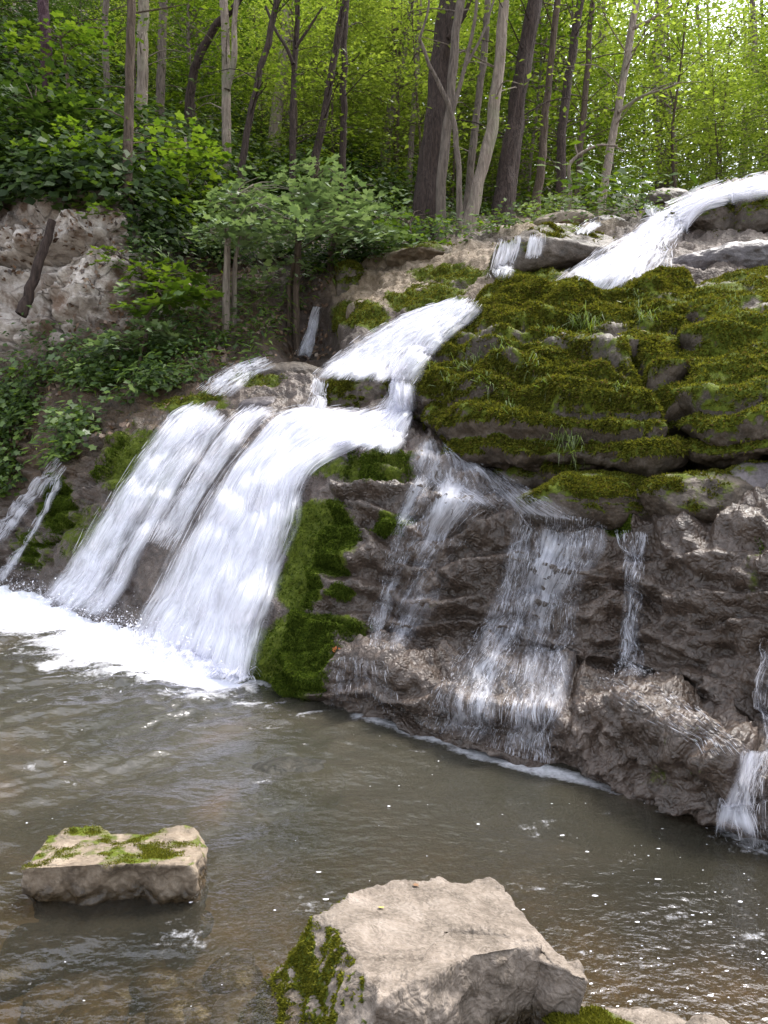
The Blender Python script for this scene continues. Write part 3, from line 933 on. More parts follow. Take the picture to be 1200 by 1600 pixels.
def hit(px, py, bvh=None):
    d = Vector(P(px, py, 1.0)) - CAMP
    loc, nrm, _, dist = (bvh or BVH).ray_cast(CAMP, d.normalized())
    if loc is None:
        return None, None
    n = np.array(nrm)
    if n @ (np.array(loc) - np.array(CAMP)) > 0:
        n = -n
    return np.array(loc), n


def drop(x, y, z=60):
    loc, nrm, _, _ = BVHT.ray_cast(Vector((x, y, z)), Vector((0, 0, -1)))
    return (np.array(loc), np.array(nrm)) if loc is not None else (None, None)

# ------------------------------------------------------------------ pool water
FB0, FB1 = np.array([-1.2, 5.6]), np.array([-4.3, 9.1])      # foot of the main falls


def foot_dist(x, y):
    d = FB1 - FB0
    L2 = d @ d
    s = np.clip(((x - FB0[0]) * d[0] + (y - FB0[1]) * d[1]) / L2, 0, 1)
    return np.hypot(x - FB0[0] - s * d[0], y - FB0[1] - s * d[1]), s


# rows spaced evenly in the distance to the eye, so near ripples get as many faces as far ones
pyr = np.linspace(1750, 896, 620)
Dr = CAM_H * (CT + (800 - pyr) / 1200 * ST) / (ST - (800 - pyr) / 1200 * CT)
Dr = np.concatenate([[-3.0, -1.0, 0.4, 1.1], Dr[Dr > 1.3], np.linspace(Dr.max(), 13, 10)[1:]])
ur = np.concatenate([np.linspace(-1.5, -0.56, 30)[:-1], np.linspace(-0.56, 0.56, 520), np.linspace(0.56, 1.4, 24)[1:]])
WY = Dr[:, None] * np.ones(len(ur))
WX = ur[None] * np.maximum(WY, 2.2)
fd, fs = foot_dist(WX, WY)
wp = np.stack([WX, WY, 0 * WX], -1)
warp = np.stack([noise(wp * 1.3), noise(wp * 1.3 + 40), 0 * WX], -1)
q = wp + 0.18 * warp
agit = np.exp(-fd / 1.1)
# ripples run out from the falls towards the right front
ang = math.radians(38)
ca_, sa_ = math.cos(ang), math.sin(ang)
qa = np.stack([q[..., 0] * ca_ + q[..., 1] * sa_, (-q[..., 0] * sa_ + q[..., 1] * ca_), 0 * WX], -1)
rp = noise(qa * np.array([1.1, 2.7, 1])) * 0.55 + noise(qa * np.array([2.7, 6.0, 1]) + 9) * 0.36 + noise(q * np.array([7, 9.5, 1.0]) + 4) * 0.16 + noise(q * np.array([15, 19, 1.0]) + 6) * 0.06
calm = 0.42 + 0.75 * sstep(0.4, -1.5, WX) + 1.6 * agit
near_sub = np.exp(-(((WX + 0.45) / 0.6) ** 2 + ((WY - 3.75) / 0.45) ** 2))
WZ = 0.040 * rp * calm * (0.35 + 0.65 * sstep(2.0, 4.2, WY)) + 0.05 * agit * (fbm(q * 4, 3) + 0.5) + 0.008 * near_sub * (1 + noise(q * 6))
wfn = fbm(q * np.array([2.2, 3.5, 1.0]) + 3, 5, 0.6)
wfn2 = fbm(qa * np.array([3.0, 11.0, 1.0]) + 23, 4, 0.6)
# right pool edge: thin line of froth under the trickles
edge_pts = np.array([gpt(px, py)[:2] for px, py in [(560, 1120), (640, 1144), (720, 1168), (800, 1196), (880, 1212), (960, 1236)]])
ed = np.full(WX.shape, 9.0)
for i in range(len(edge_pts) - 1):
    a, b = edge_pts[i], edge_pts[i + 1]
    d = b - a
    s = np.clip(((WX - a[0]) * d[0] + (WY - a[1]) * d[1]) / (d @ d), 0, 1)
    ed = np.minimum(ed, np.hypot(WX - a[0] - s * d[0], WY - a[1] - s * d[1]))
jet = gpt(1175, 1292)[:2]
jd = np.hypot(WX - jet[0], WY - jet[1])
gap = np.exp(-(((fs - 0.47) / 0.08) ** 2)) * sstep(0.12, 0.5, fd)      # calmer tongue between the two streams
foot_w = 0.30 + 0.62 * fs
foam = 1.25 * np.exp(-(fd / foot_w) ** 2) * (1 - 0.95 * gap) + 0.42 * np.exp(-(fd / (2.1 * foot_w)) ** 2) + 0.55 * wfn + 0.3 * fbm(q * np.array([5, 11, 1.0]), 3)
foam = foam + 0.30 * np.exp(-fd / 1.6) * wfn2
foam = np.maximum(foam, 0.62 * np.exp(-(ed / 0.09) ** 2) + 0.6 * wfn - 0.12)
foam = np.maximum(foam, 0.9 * np.exp(-(jd / 0.2) ** 2) + 0.5 * wfn - 0.1)
foam = np.maximum(foam, 0.36 * sstep(0.52, 0.78, wfn2) * sstep(5.0, 3.2, WY) * sstep(-0.1, 0.6, WX))
foam = np.clip(foam, 0, 1.2)


def water_material():
    t = NT('pool_water')
    p = t.objc()
    f = t.attr('foam')
    h = t.math('ADD', t.noise(16, 3, 0.5, t.mapping(p, (1, 1.5, 1))), t.math('MULTIPLY', t.noise(42, 2, 0.5, p), 0.3))
    nrm = t.bump(h, 0.3, 0.03)
    murk = t.ramp(t.noise(0.9, 4, 0.6, p, 0.8), [(0.35, (0.036, 0.035, 0.026)), (0.6, (0.052, 0.047, 0.034)), (0.75, (0.085, 0.064, 0.043))])
    dif = t.n('BsdfDiffuse', i_Color=murk)
    tra = t.n('BsdfTransparent', i_Color=(0.78, 0.7, 0.52))
    body = t.n('MixShader', i_0=t.ramp(t.n('SeparateXYZ', i_Vector=p).outputs[1], [(0.0, 0.0), (1.0, 1.0)]), i_1=tra.outputs[0], i_2=dif.outputs[0])
    dep = t.n('MapRange', i_Value=t.n('SeparateXYZ', i_Vector=p).outputs[1])
    dep.inputs['From Min'].default_value = 2.2
    dep.inputs['From Max'].default_value = 4.0
    dep.inputs['To Min'].default_value = 0.24
    dep.inputs['To Max'].default_value = 0.86
    t.put(body.inputs[0], dep.outputs[0])
    fr = t.n('Fresnel', i_IOR=1.5, i_Normal=nrm)
    gl = t.n('BsdfGlossy', i_Color=(0.95, 0.95, 1.0), i_Roughness=0.07, i_Normal=nrm)
    wat = t.n('MixShader', i_0=t.math('MULTIPLY', fr.outputs[0], 1.0), i_1=body.outputs[0], i_2=gl.outputs[0])
    fm = t.math('ADD', f, t.math('MULTIPLY', t.math('SUBTRACT', t.noise(30, 5, 0.7, p), 0.5), 0.7))
    fm = t.ramp(fm, [(0.25, 0.0), (0.95, 1.0)])
    wh = t.n('BsdfDiffuse', i_Color=(0.86, 0.86, 0.9))
    o = t.n('MixShader', i_0=fm, i_1=wat.outputs[0], i_2=wh.outputs[0])
    return t.finish(o.outputs[0])


wo = mesh('water', np.stack([WX, WY, WZ], -1), grid_faces(*WX.shape), water_material(), attrs={'foam': foam})
tag(wo, kind='structure')


# ------------------------------------------------------------------ falling water
def fall_material(name, lo=0.3, hi=0.62, su=16.0, sv=1.1, col=(0.92, 0.92, 0.97), thin=0.0):
    t = NT(name)
    uv = t.n('UVMap').outputs[0]
    w = t.noise(2.0, 4, 0.6, t.mapping(uv, (1.6, 0.7, 1)))
    q = t.mapping(t.mix(0.14, uv, t.n('TexNoise', i_Vector=uv, i_Scale=2.2, i_Detail=3.0).outputs[1]), (su, sv, 1))
    n1 = t.noise(1.0, 5, 0.62, q)
    n2 = t.noise(3.3, 3, 0.6, q)
    s = t.math('ADD', t.math('MULTIPLY', n1, 0.65), t.math('MULTIPLY', n2, 0.35))
    s = t.math('ADD', s, t.math('MULTIPLY', t.math('SUBTRACT', w, 0.5), 0.55))
    s = t.math('ADD', s, t.math('SUBTRACT', t.attr('dens'), 0.5))
    a = t.ramp(s, [(lo, thin), (hi, 1.0)], 'EASE')
    a = t.math('MULTIPLY', a, t.attr('edge'))
    nrm = t.bump(s, 0.5, 0.04)
    d = t.n('BsdfDiffuse', i_Color=col, i_Normal=nrm)
    tr = t.n('BsdfTranslucent', i_Color=(col[0] * 0.93, col[1] * 0.93, col[2]))
    m = t.n('MixShader', i_0=0.45, i_1=d.outputs[0], i_2=tr.outputs[0])
    g = t.n('BsdfGlossy', i_Color=(1, 1, 1), i_Roughness=0.3, i_Normal=nrm)
    m2 = t.n('MixShader', i_0=0.05, i_1=m.outputs[0], i_2=g.outputs[0])
    tp = t.n('BsdfTransparent')
    o = t.n('MixShader', i_0=a, i_1=tp.outputs[0], i_2=m2.outputs[0])
    return t.finish(o.outputs[0])


M['fall'] = fall_material('white_falling_water', 0.22, 0.74, 13, 1.9)
M['fall_thin'] = fall_material('thin_falling_water', 0.32, 1.12, 26, 3.2, (0.86, 0.87, 0.95))
t_ = NT('water_froth')
d_ = t_.n('BsdfDiffuse', i_Color=(0.88, 0.88, 0.94))
tr_ = t_.n('BsdfTranslucent', i_Color=(0.88, 0.88, 0.94))
mx_ = t_.n('MixShader', i_0=0.35, i_1=d_.outputs[0], i_2=tr_.outputs[0])
tq_ = t_.n('BsdfTransparent')
mz_ = t_.n('MixShader', i_0=0.62, i_1=tq_.outputs[0], i_2=mx_.outputs[0])
M['froth'] = t_.finish(mx_.outputs[0])
t_ = NT('water_strand')
d_ = t_.n('BsdfDiffuse', i_Color=(0.88, 0.88, 0.94))
tr_ = t_.n('BsdfTranslucent', i_Color=(0.88, 0.88, 0.94))
mx_ = t_.n('MixShader', i_0=0.45, i_1=d_.outputs[0], i_2=tr_.outputs[0])
tq_ = t_.n('BsdfTransparent')
mz_ = t_.n('MixShader', i_0=0.42, i_1=tq_.outputs[0], i_2=mx_.outputs[0])
M['strand'] = t_.finish(mz_.outputs[0])
t_ = NT('water_strand_clear')
d_ = t_.n('BsdfDiffuse', i_Color=(0.8, 0.82, 0.9))
g_ = t_.n('BsdfGlossy', i_Color=(1, 1, 1), i_Roughness=0.2)
m1_ = t_.n('MixShader', i_0=0.06, i_1=d_.outputs[0], i_2=g_.outputs[0])
tp_ = t_.n('BsdfTransparent')
mx_ = t_.n('MixShader', i_0=0.42, i_1=tp_.outputs[0], i_2=m1_.outputs[0])
M['strand_clear'] = t_.finish(mx_.outputs[0])


def fall(label, rails, nu, nv, off=0.05, bulge=0.05, layers=1, mat='fall', dens=0.5, strands=0, s_len=(0.12, 0.4), s_w=(0.003, 0.009), s_off=0.06,
         smat='strand', seed=0, edge_w=0.12, cat='waterfall', group=None, densf=None, bvh=None, end_fade=0.09, start_fade=0.07):
    """rails: list of stations down the flow, each a list of (px,py) across it (same count)"""
    rg = np.random.default_rng(900 + seed)
    R = np.array(rails, float)
    tv = np.linspace(0, R.shape[0] - 1, nv)
    tu = np.linspace(0, R.shape[1] - 1, nu)
    Q = hermite(hermite(R, tv, 0), tu, 1)
    Dp = np.full((nv, nu), np.nan)
    for i in range(nv):
        for j in range(nu):
            l, n = hit(Q[i, j, 0], Q[i, j, 1], bvh)
            if l is not None:
                Dp[i, j] = l[1]
    wz = gpt(Q[..., 0].ravel()[0], 1500)
    # never behind the pool surface
    vv = (800 - Q[..., 1]) / 1200
    den = ST - vv * CT
    Dw = np.where(den > 0.03, CAM_H * (CT + vv * ST) / np.maximum(den, 0.03), 1e9)
    Dp = np.where(np.isnan(Dp), np.nanmedian(Dp), Dp)
    Dp = np.minimum(Dp, Dw)
    base = Dp.copy()
    for _ in range(14):
        Sx = np.pad(Dp, 1, mode='edge')
        Dp = 0.5 * Dp + 0.125 * (Sx[:-2, 1:-1] + Sx[2:, 1:-1] + Sx[1:-1, :-2] + Sx[1:-1, 2:])
        Dp = np.minimum(Dp, base + 0.02)
    G0 = P(Q[..., 0], Q[..., 1], Dp)
    n = grid_normals(G0)
    view = G0 - np.array([0, 0, CAM_H])
    n = np.where(((n * view).sum(-1) > 0)[..., None], -n, n)
    for _ in range(6):
        n[1:-1] = (n[:-2] + n[1:-1] + n[2:]) / 3
        n[:, 1:-1] = (n[:, :-2] + n[:, 1:-1] + n[:, 2:]) / 3
    n = n + np.array([0, 0, 0.15])
    n /= np.linalg.norm(n, axis=-1, keepdims=True)
    du = np.linalg.norm(np.diff(G0, axis=1), axis=-1).mean(0)
    dv = np.linalg.norm(np.diff(G0, axis=0), axis=-1).mean(1)
    ul = np.concatenate([[0], np.cumsum(du)])
    vl = np.concatenate([[0], np.cumsum(dv)])
    UU, VV = np.meshgrid(ul, vl)
    uu, vvv = np.meshgrid(np.linspace(0, 1, nu), np.linspace(0, 1, nv))
    et = thing('waterfall', G0[-1, nu // 2], label, cat, group)
    org = np.array(et.location)
    ew = np.minimum(uu, 1 - uu) / edge_w
    for k in range(layers):
        st = np.stack([UU * 9, VV * 0.8, 0 * UU + seed + 3 * k], -1)
        prof = np.sin(np.pi * np.clip(uu, 0, 1)) ** 0.5
        hgt = off + 0.055 * k + bulge * (0.5 + 0.9 * noise(st) + 0.5 * noise(st * np.array([2.7, 2.2, 1]))) * prof
        Gk = G0 + n * hgt[..., None]
        e = sstep(0, 1, ew + 0.55 * noise(np.stack([UU * 3, VV * 1.3, 0 * UU + 9 + k], -1)))
        jag = 0.6 + 0.9 * (0.5 + noise(np.stack([UU * 13, 0 * UU + 2, 0 * UU + seed], -1)))
        e = e * sstep(0, 1, vvv / (start_fade * jag)) * sstep(0, 1, (1 - vvv) / (end_fade * jag))
        dn = dens + 0 * uu - 0.16 * k
        if densf is not None:
            dn = dn + densf(uu, vvv, Q)
        mesh('water_sheet', Gk - org, grid_faces(nv, nu), M[mat], et, attrs={'edge': e, 'dens': dn}, uv=np.stack([UU + 3.7 * k + seed, VV], -1))
    if strands:
        dn = dens + 0 * uu
        if densf is not None:
            dn = dn + densf(uu, vvv, Q)
        dn = dn + (0.45 if smat == 'strand' else 0.28) * noise(np.stack([UU * 7, VV * 0.7, 0 * UU + seed + 50], -1)) + 0.25 * noise(np.stack([UU * 22, VV * 0.9, 0 * UU + seed + 70], -1))
        wgt = np.clip(dn, 0.0, 1) ** 2 * sstep(0, 0.6, ew)
        wgt[:, :1] = 0
        cells = rg.choice(wgt.size, strands, p=(wgt / wgt.sum()).ravel())
        r, c = np.divmod(cells, nu)
        L = s_len[0] + (s_len[1] - s_len[0]) * rg.random(strands) ** 1.7
        L = L * (0.6 if smat == 'strand' else 0.75)
        wd = 0.5 * (s_w[0] + (s_w[1] - s_w[0]) * rg.random(strands) ** 2.2)
        vs = vl[r] - L * rg.random(strands)
        us = c + rg.random(strands) - 0.5
        wob = rg.normal(size=strands) * 0.0015 / max(du.mean(), 1e-3)
        ho = off + s_off * rg.random(strands) ** 1.5
        m = 5
        pts = []
        for k in range(m):
            v_ = np.clip(vs + L * k / (m - 1), 0, vl[-1])
            fr_ = np.interp(v_, vl, np.arange(nv))
            i0 = np.clip(fr_.astype(int), 0, nv - 2); f_ = (fr_ - i0)[:, None]
            cu = np.clip(us + wob * k, 0, nu - 1.001); j0 = cu.astype(int); g_ = (cu - j0)[:, None]
            def smp(A):
                return (A[i0, j0] * (1 - f_) * (1 - g_) + A[i0 + 1, j0] * f_ * (1 - g_) + A[i0, j0 + 1] * (1 - f_) * g_ + A[i0 + 1, j0 + 1] * f_ * g_)
            pts.append(smp(G0) + smp(n) * (ho + bulge * 0.6)[:, None])
        pts = np.array(pts)                           # m x N x 3
        tan_ = pts[-1] - pts[0]
        side = np.cross(tan_, np.array([0, 1.0, 0.3]) + 0.5 * rg.normal(size=(strands, 3)))
        side /= np.linalg.norm(side, axis=1, keepdims=True) + 1e-9
        prof = np.array([0.15, 0.8, 1.0, 0.7, 0.1])
        A = pts - side[None] * (wd[None, :, None] * prof[:, None, None])
        B = pts + side[None] * (wd[None, :, None] * prof[:, None, None])
        VS = np.stack([A, B], 2).transpose(1, 0, 2, 3).reshape(-1, 3)      # N, m, 2
        b = np.arange(strands)[:, None] * (2 * m)
        k = np.arange(m - 1)[None] * 2
        FS = np.stack([b + k, b + k + 1, b + k + 3, b + k + 2], -1).reshape(-1, 4)
        so = mesh('water_strands', VS - org, FS, M[smat], et)
        so['kind'] = 'stuff'
    return et


def nz(s, f=5.0):
    return lambda uu, vv, Q: s * noise(np.stack([uu * f, vv * 1.5, 0 * uu + 3], -1))


fall('broad white main waterfall pouring into the pool in the middle, the widest stream',
     [[(468, 648), (520, 655), (575, 657), (622, 650), (655, 640)],
      [(412, 668), (455, 670), (508, 680), (552, 692), (592, 700)],
      [(352, 740), (395, 738), (436, 740), (470, 750), (500, 744)],
      [(300, 818), (350, 822), (400, 830), (445, 835), (478, 838)],
      [(248, 915), (305, 925), (360, 935), (410, 940), (440, 935)],
      [(205, 990), (262, 1016), (325, 1040), (380, 1055), (412, 1050)],
      [(190, 1015), (248, 1040), (310, 1062), (372, 1078), (408, 1072)]],
     90, 130, 0.03, 0.045, 2, 'fall', 0.68, 1300, (0.2, 0.7), (0.003, 0.010), 0.09, seed=1, edge_w=0.2,
     densf=lambda u, v, Q: -0.36 * sstep(0.66, 0.98, u) * (0.45 + 0.55 * sstep(0.0, 0.25, v)) - 0.10 * sstep(0.25, 0.0, u) * sstep(0.1, .4, v) - 0.15 * np.exp(-((u - 0.1 - 0.05 * v) / 0.05) ** 2) * sstep(0.6, 0.1, v))
fall('white left stream of the falls, between the brown bank and the dark rock rib',
     [[(300, 640), (325, 645), (348, 650), (362, 658)],
      [(262, 665), (292, 672), (318, 682), (333, 692)],
      [(205, 735), (240, 745), (268, 755), (290, 760)],
      [(155, 815), (195, 825), (222, 835), (246, 842)],
      [(105, 890), (150, 905), (178, 915), (204, 918)],
      [(55, 945), (100, 962), (132, 972), (160, 978)]],
     60, 110, 0.03, 0.045, 2, 'fall', 0.62, 800, (0.2, 0.6), (0.004, 0.011), 0.08, seed=2, edge_w=0.18,
     densf=lambda u, v, Q: -0.16 * np.exp(-((u - 0.62) / 0.12) ** 2) * sstep(.2, .5, v))
fall('narrow white stream between the left stream and the widest white fall',
     [[(385, 645), (410, 645), (440, 650)],
      [(350, 675), (378, 672), (410, 675)],
      [(300, 745), (325, 745), (350, 745)],
      [(262, 805), (285, 808), (310, 812)],
      [(236, 852), (255, 862), (280, 868)]],
     36, 70, 0.03, 0.035, 2, 'fall', 0.5, 500, (0.15, 0.45), (0.004, 0.01), 0.07, seed=3, edge_w=0.25)
fall('white stream sliding down beside the huge mossy boulder to the rock in mid stream',
     [[(690, 486), (715, 480), (740, 478), (762, 482)],
      [(635, 500), (670, 497), (705, 500), (735, 512)],
      [(570, 535), (615, 532), (660, 535), (700, 540)],
      [(520, 570), (570, 570), (625, 575), (672, 575)],
      [(485, 600), (540, 600), (600, 603), (655, 606)]],
     70, 70, 0.03, 0.035, 2, 'fall', 0.58, 800, (0.15, 0.5), (0.004, 0.011), 0.07, seed=4, edge_w=0.12)
fall('short white chute under the left tip of the huge mossy boulder',
     [[(614, 596), (635, 598), (655, 600)],
      [(608, 625), (632, 628), (656, 630)],
      [(590, 655), (622, 660), (650, 655)],
      [(540, 680), (592, 692), (640, 690)],
      [(500, 700), (560, 712), (620, 715)]],
     44, 60, 0.04, 0.05, 2, 'fall', 0.58, 900, (0.12, 0.35), (0.004, 0.01), 0.06, seed=5, edge_w=0.18)
fall('thin white dribble over the ledge left of the rock in mid stream',
     [[(495, 598), (508, 600), (520, 602)],
      [(490, 620), (503, 622), (516, 625)],
      [(478, 645), (495, 648), (512, 652)],
      [(455, 662), (480, 668), (505, 675)]],
     24, 40, 0.05, 0.04, 1, 'fall', 0.45, 350, (0.08, 0.25), (0.004, 0.01), 0.05, seed=6, edge_w=0.3)
fall('wide white upper cascade sloping down from the right above the huge boulder',
     [[(1050, 340), (1070, 345), (1085, 352)],
      [(1000, 362), (1035, 366), (1070, 372)],
      [(960, 392), (1010, 395), (1062, 398)],
      [(905, 428), (975, 432), (1050, 432)],
      [(850, 470), (935, 478), (1045, 474)]],
     70, 60, 0.06, 0.06, 2, 'fall', 0.54, 900, (0.2, 0.6), (0.005, 0.013), 0.08, seed=7, edge_w=0.2, bvh=BVHT, end_fade=0.03,
     densf=lambda u, v, Q: -0.2 * sstep(0.55, 0.95, u) * sstep(0.2, 0.6, v))
fall('highest white water rushing along the crest at the right edge under the trees',
     [[(1222, 282), (1222, 295), (1222, 310)],
      [(1150, 297), (1153, 309), (1158, 324)],
      [(1102, 312), (1106, 322), (1110, 335)],
      [(1045, 338), (1060, 345), (1078, 352)]],
     30, 60, 0.05, 0.05, 2, 'fall', 0.58, 700, (0.2, 0.5), (0.006, 0.015), 0.12, seed=8, edge_w=0.3)
fall('left one of the twin small falls below the crest, the wider one',
     [[(785, 384), (800, 380), (822, 376)],
      [(778, 400), (797, 398), (818, 396)],
      [(772, 420), (790, 420), (808, 420)],
      [(768, 442), (785, 443), (802, 442)]],
     26, 36, 0.03, 0.04, 1, 'fall', 0.46, 200, (0.15, 0.4), (0.004, 0.009), 0.05, seed=9, edge_w=0.3, start_fade=0.2, end_fade=0.2, group='twin small falls below the crest')
fall('right one of the twin small falls below the crest, narrower and thinner',
     [[(828, 376), (840, 374), (855, 373)],
      [(824, 390), (836, 389), (852, 388)],
      [(820, 408), (832, 408), (845, 406)]],
     20, 30, 0.03, 0.04, 1, 'fall', 0.42, 110, (0.12, 0.3), (0.004, 0.009), 0.05, seed=10, edge_w=0.35, start_fade=0.2, end_fade=0.25, group='twin small falls below the crest')
fall('tiny white spout over dark rock on the crest left of the highest water',
     [[(1008, 330), (1018, 328), (1030, 332)],
      [(1008, 345), (1022, 345), (1040, 346)],
      [(1010, 358), (1025, 360), (1045, 360)]],
     18, 24, 0.06, 0.05, 1, 'fall', 0.55, 200, (0.1, 0.3), (0.006, 0.013), 0.07, seed=11, edge_w=0.25)
fall('small white dribble on the crest between pale slab and round dark rock',
     [[(920, 356), (930, 355), (945, 355)],
      [(905, 364), (920, 364), (935, 363)],
      [(890, 376), (905, 376), (920, 374)]],
     18, 24, 0.05, 0.04, 1, 'fall', 0.5, 150, (0.1, 0.3), (0.005, 0.012), 0.06, seed=12, edge_w=0.25)
fall('slim side fall dropping out of a dark hollow under the trees at left centre',
     [[(492, 482), (499, 481), (506, 484)],
      [(484, 505), (492, 506), (500, 508)],
      [(474, 530), (484, 533), (494, 535)],
      [(455, 562), (472, 566), (488, 566)]],
     22, 44, 0.04, 0.05, 2, 'fall', 0.6, 450, (0.15, 0.4), (0.004, 0.01), 0.05, seed=13, edge_w=0.3, start_fade=0.3)
fall('low white cascade over the ledge below the slim side fall',
     [[(400, 570), (418, 572), (440, 574)],
      [(360, 582), (385, 586), (410, 590)],
      [(330, 600), (358, 606), (385, 610)],
      [(308, 618), (335, 624), (362, 628)]],
     34, 44, 0.04, 0.04, 2, 'fall', 0.42, 700, (0.1, 0.35), (0.004, 0.01), 0.05, seed=14, edge_w=0.3, start_fade=0.15, end_fade=0.15)
fall('upper one of the two thin trickles on the dark bank at the left edge',
     [[(95, 724), (103, 727), (112, 732)],
      [(55, 760), (66, 764), (78, 768)],
      [(22, 795), (33, 802), (44, 810)],
      [(-12, 832), (-2, 845), (8, 858)]],
     24, 60, 0.04, 0.04, 1, 'fall', 0.42, 500, (0.1, 0.4), (0.004, 0.011), 0.05, seed=15, edge_w=0.25)
fall('lower one of the two thin trickles on the dark bank, a single fine thread',
     [[(96, 745), (100, 748), (106, 750)],
      [(76, 785), (80, 788), (85, 790)],
      [(50, 835), (55, 838), (60, 840)],
      [(18, 878), (23, 882), (28, 886)],
      [(-2, 905), (4, 909), (10, 912)]],
     12, 70, 0.04, 0.03, 1, 'fall', 0.5, 250, (0.1, 0.3), (0.003, 0.008), 0.04, seed=16, edge_w=0.3)
# thin clear veils over the right-hand rock face
fall('wide clear veil of water streaking down the middle of the brown rock face',
     [[(800, 800), (850, 800), (900, 805), (950, 815)],
      [(790, 850), (840, 850), (895, 855), (945, 860)],
      [(770, 920), (820, 925), (865, 930), (915, 930)],
      [(735, 985), (795, 995), (850, 1000), (905, 1000)],
      [(690, 1040), (770, 1050), (830, 1050), (895, 1050)],
      [(665, 1090), (750, 1110), (815, 1120), (885, 1120)],
      [(650, 1130), (735, 1160), (800, 1182), (870, 1198)]],
     100, 130, 0.012, 0.015, 1, 'fall_thin', 0.5, 5200, (0.02, 0.10), (0.001, 0.003), 0.03, smat='strand_clear', seed=17, edge_w=0.22, start_fade=0.2, densf=nz(0.25))
fall('slender trickle falling down the rock face right of the wide clear veil',
     [[(965, 830), (985, 832), (1012, 835)],
      [(975, 880), (990, 882), (1008, 885)],
      [(970, 960), (988, 962), (1008, 962)],
      [(962, 1030), (985, 1035), (1012, 1035)],
      [(955, 1062), (990, 1066), (1030, 1068)]],
     30, 80, 0.015, 0.015, 1, 'fall_thin', 0.48, 1100, (0.02, 0.10), (0.001, 0.0032), 0.03, smat='strand_clear', seed=18, edge_w=0.3, start_fade=0.25)
fall('sparse clear veil over the left part of the brown rock face',
     [[(650, 735), (690, 740), (740, 750), (800, 770)],
      [(620, 800), (660, 810), (700, 815), (760, 820)],
      [(600, 870), (630, 880), (665, 885), (715, 890)],
      [(580, 950), (600, 955), (630, 960), (680, 965)],
      [(574, 1010), (590, 1015), (605, 1018), (640, 1020)]],
     60, 90, 0.012, 0.012, 1, 'fall_thin', 0.46, 1500, (0.02, 0.08), (0.001, 0.0026), 0.02, smat='strand_clear', seed=19, edge_w=0.25, densf=nz(0.3))
fall('thin sheet of water gliding over the low rock foot below the green moss patch',
     [[(520, 1030), (560, 1025), (620, 1040)],
      [(510, 1060), (560, 1062), (630, 1075)],
      [(505, 1095), (560, 1105), (650, 1125)]],
     40, 50, 0.012, 0.012, 1, 'fall_thin', 0.38, 300, (0.02, 0.08), (0.001, 0.0026), 0.02, smat='strand_clear', seed=20, edge_w=0.3)
fall('small bright spout splashing into the pool at the right edge',
     [[(1150, 1172), (1165, 1170), (1185, 1172)],
      [(1142, 1205), (1158, 1206), (1178, 1208)],
      [(1130, 1250), (1150, 1252), (1175, 1254)],
      [(1115, 1295), (1148, 1298), (1180, 1300)]],
     30, 50, 0.03, 0.03, 1, 'fall_thin', 0.66, 500, (0.03, 0.12), (0.001, 0.003), 0.04, smat='strand', seed=21, edge_w=0.25)
fall('thin water running down the edge of the rock face at the far right',
     [[(1190, 990), (1200, 990), (1214, 990)],
      [(1184, 1060), (1198, 1062), (1214, 1064)],
      [(1182, 1130), (1198, 1132), (1214, 1134)],
      [(1180, 1230), (1198, 1232), (1216, 1234)],
      [(1178, 1310), (1198, 1314), (1220, 1316)]],
     24, 60, 0.03, 0.03, 1, 'fall_thin', 0.42, 350, (0.03, 0.12), (0.001, 0.003), 0.03, smat='strand', seed=22, edge_w=0.25)
fall('short clear run of water over the low bulge of rock below the slender trickle',
     [[(900, 1060), (960, 1068), (1020, 1075)],
      [(930, 1085), (1010, 1092), (1080, 1105)],
      [(990, 1125), (1070, 1135), (1130, 1145)],
      [(1080, 1165), (1130, 1172), (1175, 1180)]],
     40, 50, 0.02, 0.02, 1, 'fall_thin', 0.34, 380, (0.02, 0.1), (0.001, 0.0026), 0.02, smat='strand_clear', seed=23, edge_w=0.3)

fall('shallow clear sheet of water sliding over the ledge towards the wide clear veil',
     [[(655, 690), (690, 688), (740, 725), (790, 735)],
      [(640, 720), (700, 722), (760, 745), (830, 765)],
      [(650, 750), (710, 758), (790, 775), (900, 800)],
      [(690, 790), (760, 795), (830, 805), (940, 818)]],
     60, 50, 0.012, 0.01, 1, 'fall_thin', 0.52, 500, (0.02, 0.08), (0.001, 0.0026), 0.015, smat='strand_clear', seed=24, edge_w=0.25, densf=nz(0.25))
# froth flecks and bubbles drifting on the pool, and droplets thrown up at the foot of the falls
rg = np.random.default_rng(5)
bub = []
for k in range(420):
    px, py = rg.random() * 1200, 1105 + 490 * rg.random() ** 0.8
    if px < 420 and rg.random() < 0.5:
        continue
    if rg.random() > 0.25 + 0.75 * sstep(700, 1150, px):
        continue
    g = gpt(px, py, 0.012)
    s = (0.0015 + 0.0045 * rg.random() ** 3)
    a = np.linspace(0, 2 * np.pi, 7)[:-1] + rg.random()
    r = s * (0.6 + 0.7 * rg.random(6))
    st = 1 + 1.5 * rg.random()
    bub.append(np.stack([g[0] + np.cos(a) * r * st, g[1] + np.sin(a) * r, g[2] + 0 * a], -1))
bub = np.array(bub).reshape(-1, 3)
fo = mesh('foam', bub, np.arange(len(bub)).reshape(-1, 6), M['froth'])
tag(fo, kind='stuff')
NS = 9000
s = rg.random(NS)
s = np.where(abs(s - 0.58) < 0.05, s * 0.5, s)
g = FB0 + (FB1 - FB0) * s[:, None]
rr = rg.normal(size=(NS, 2)) * 0.22
hz = np.abs(rg.normal(size=NS)) * 0.13
c = np.stack([g[:, 0] + rr[:, 0] - 0.05, g[:, 1] + rr[:, 1] - 0.15, hz], -1)
sz = (0.002 + 0.006 * rg.random(NS) ** 3)[:, None]
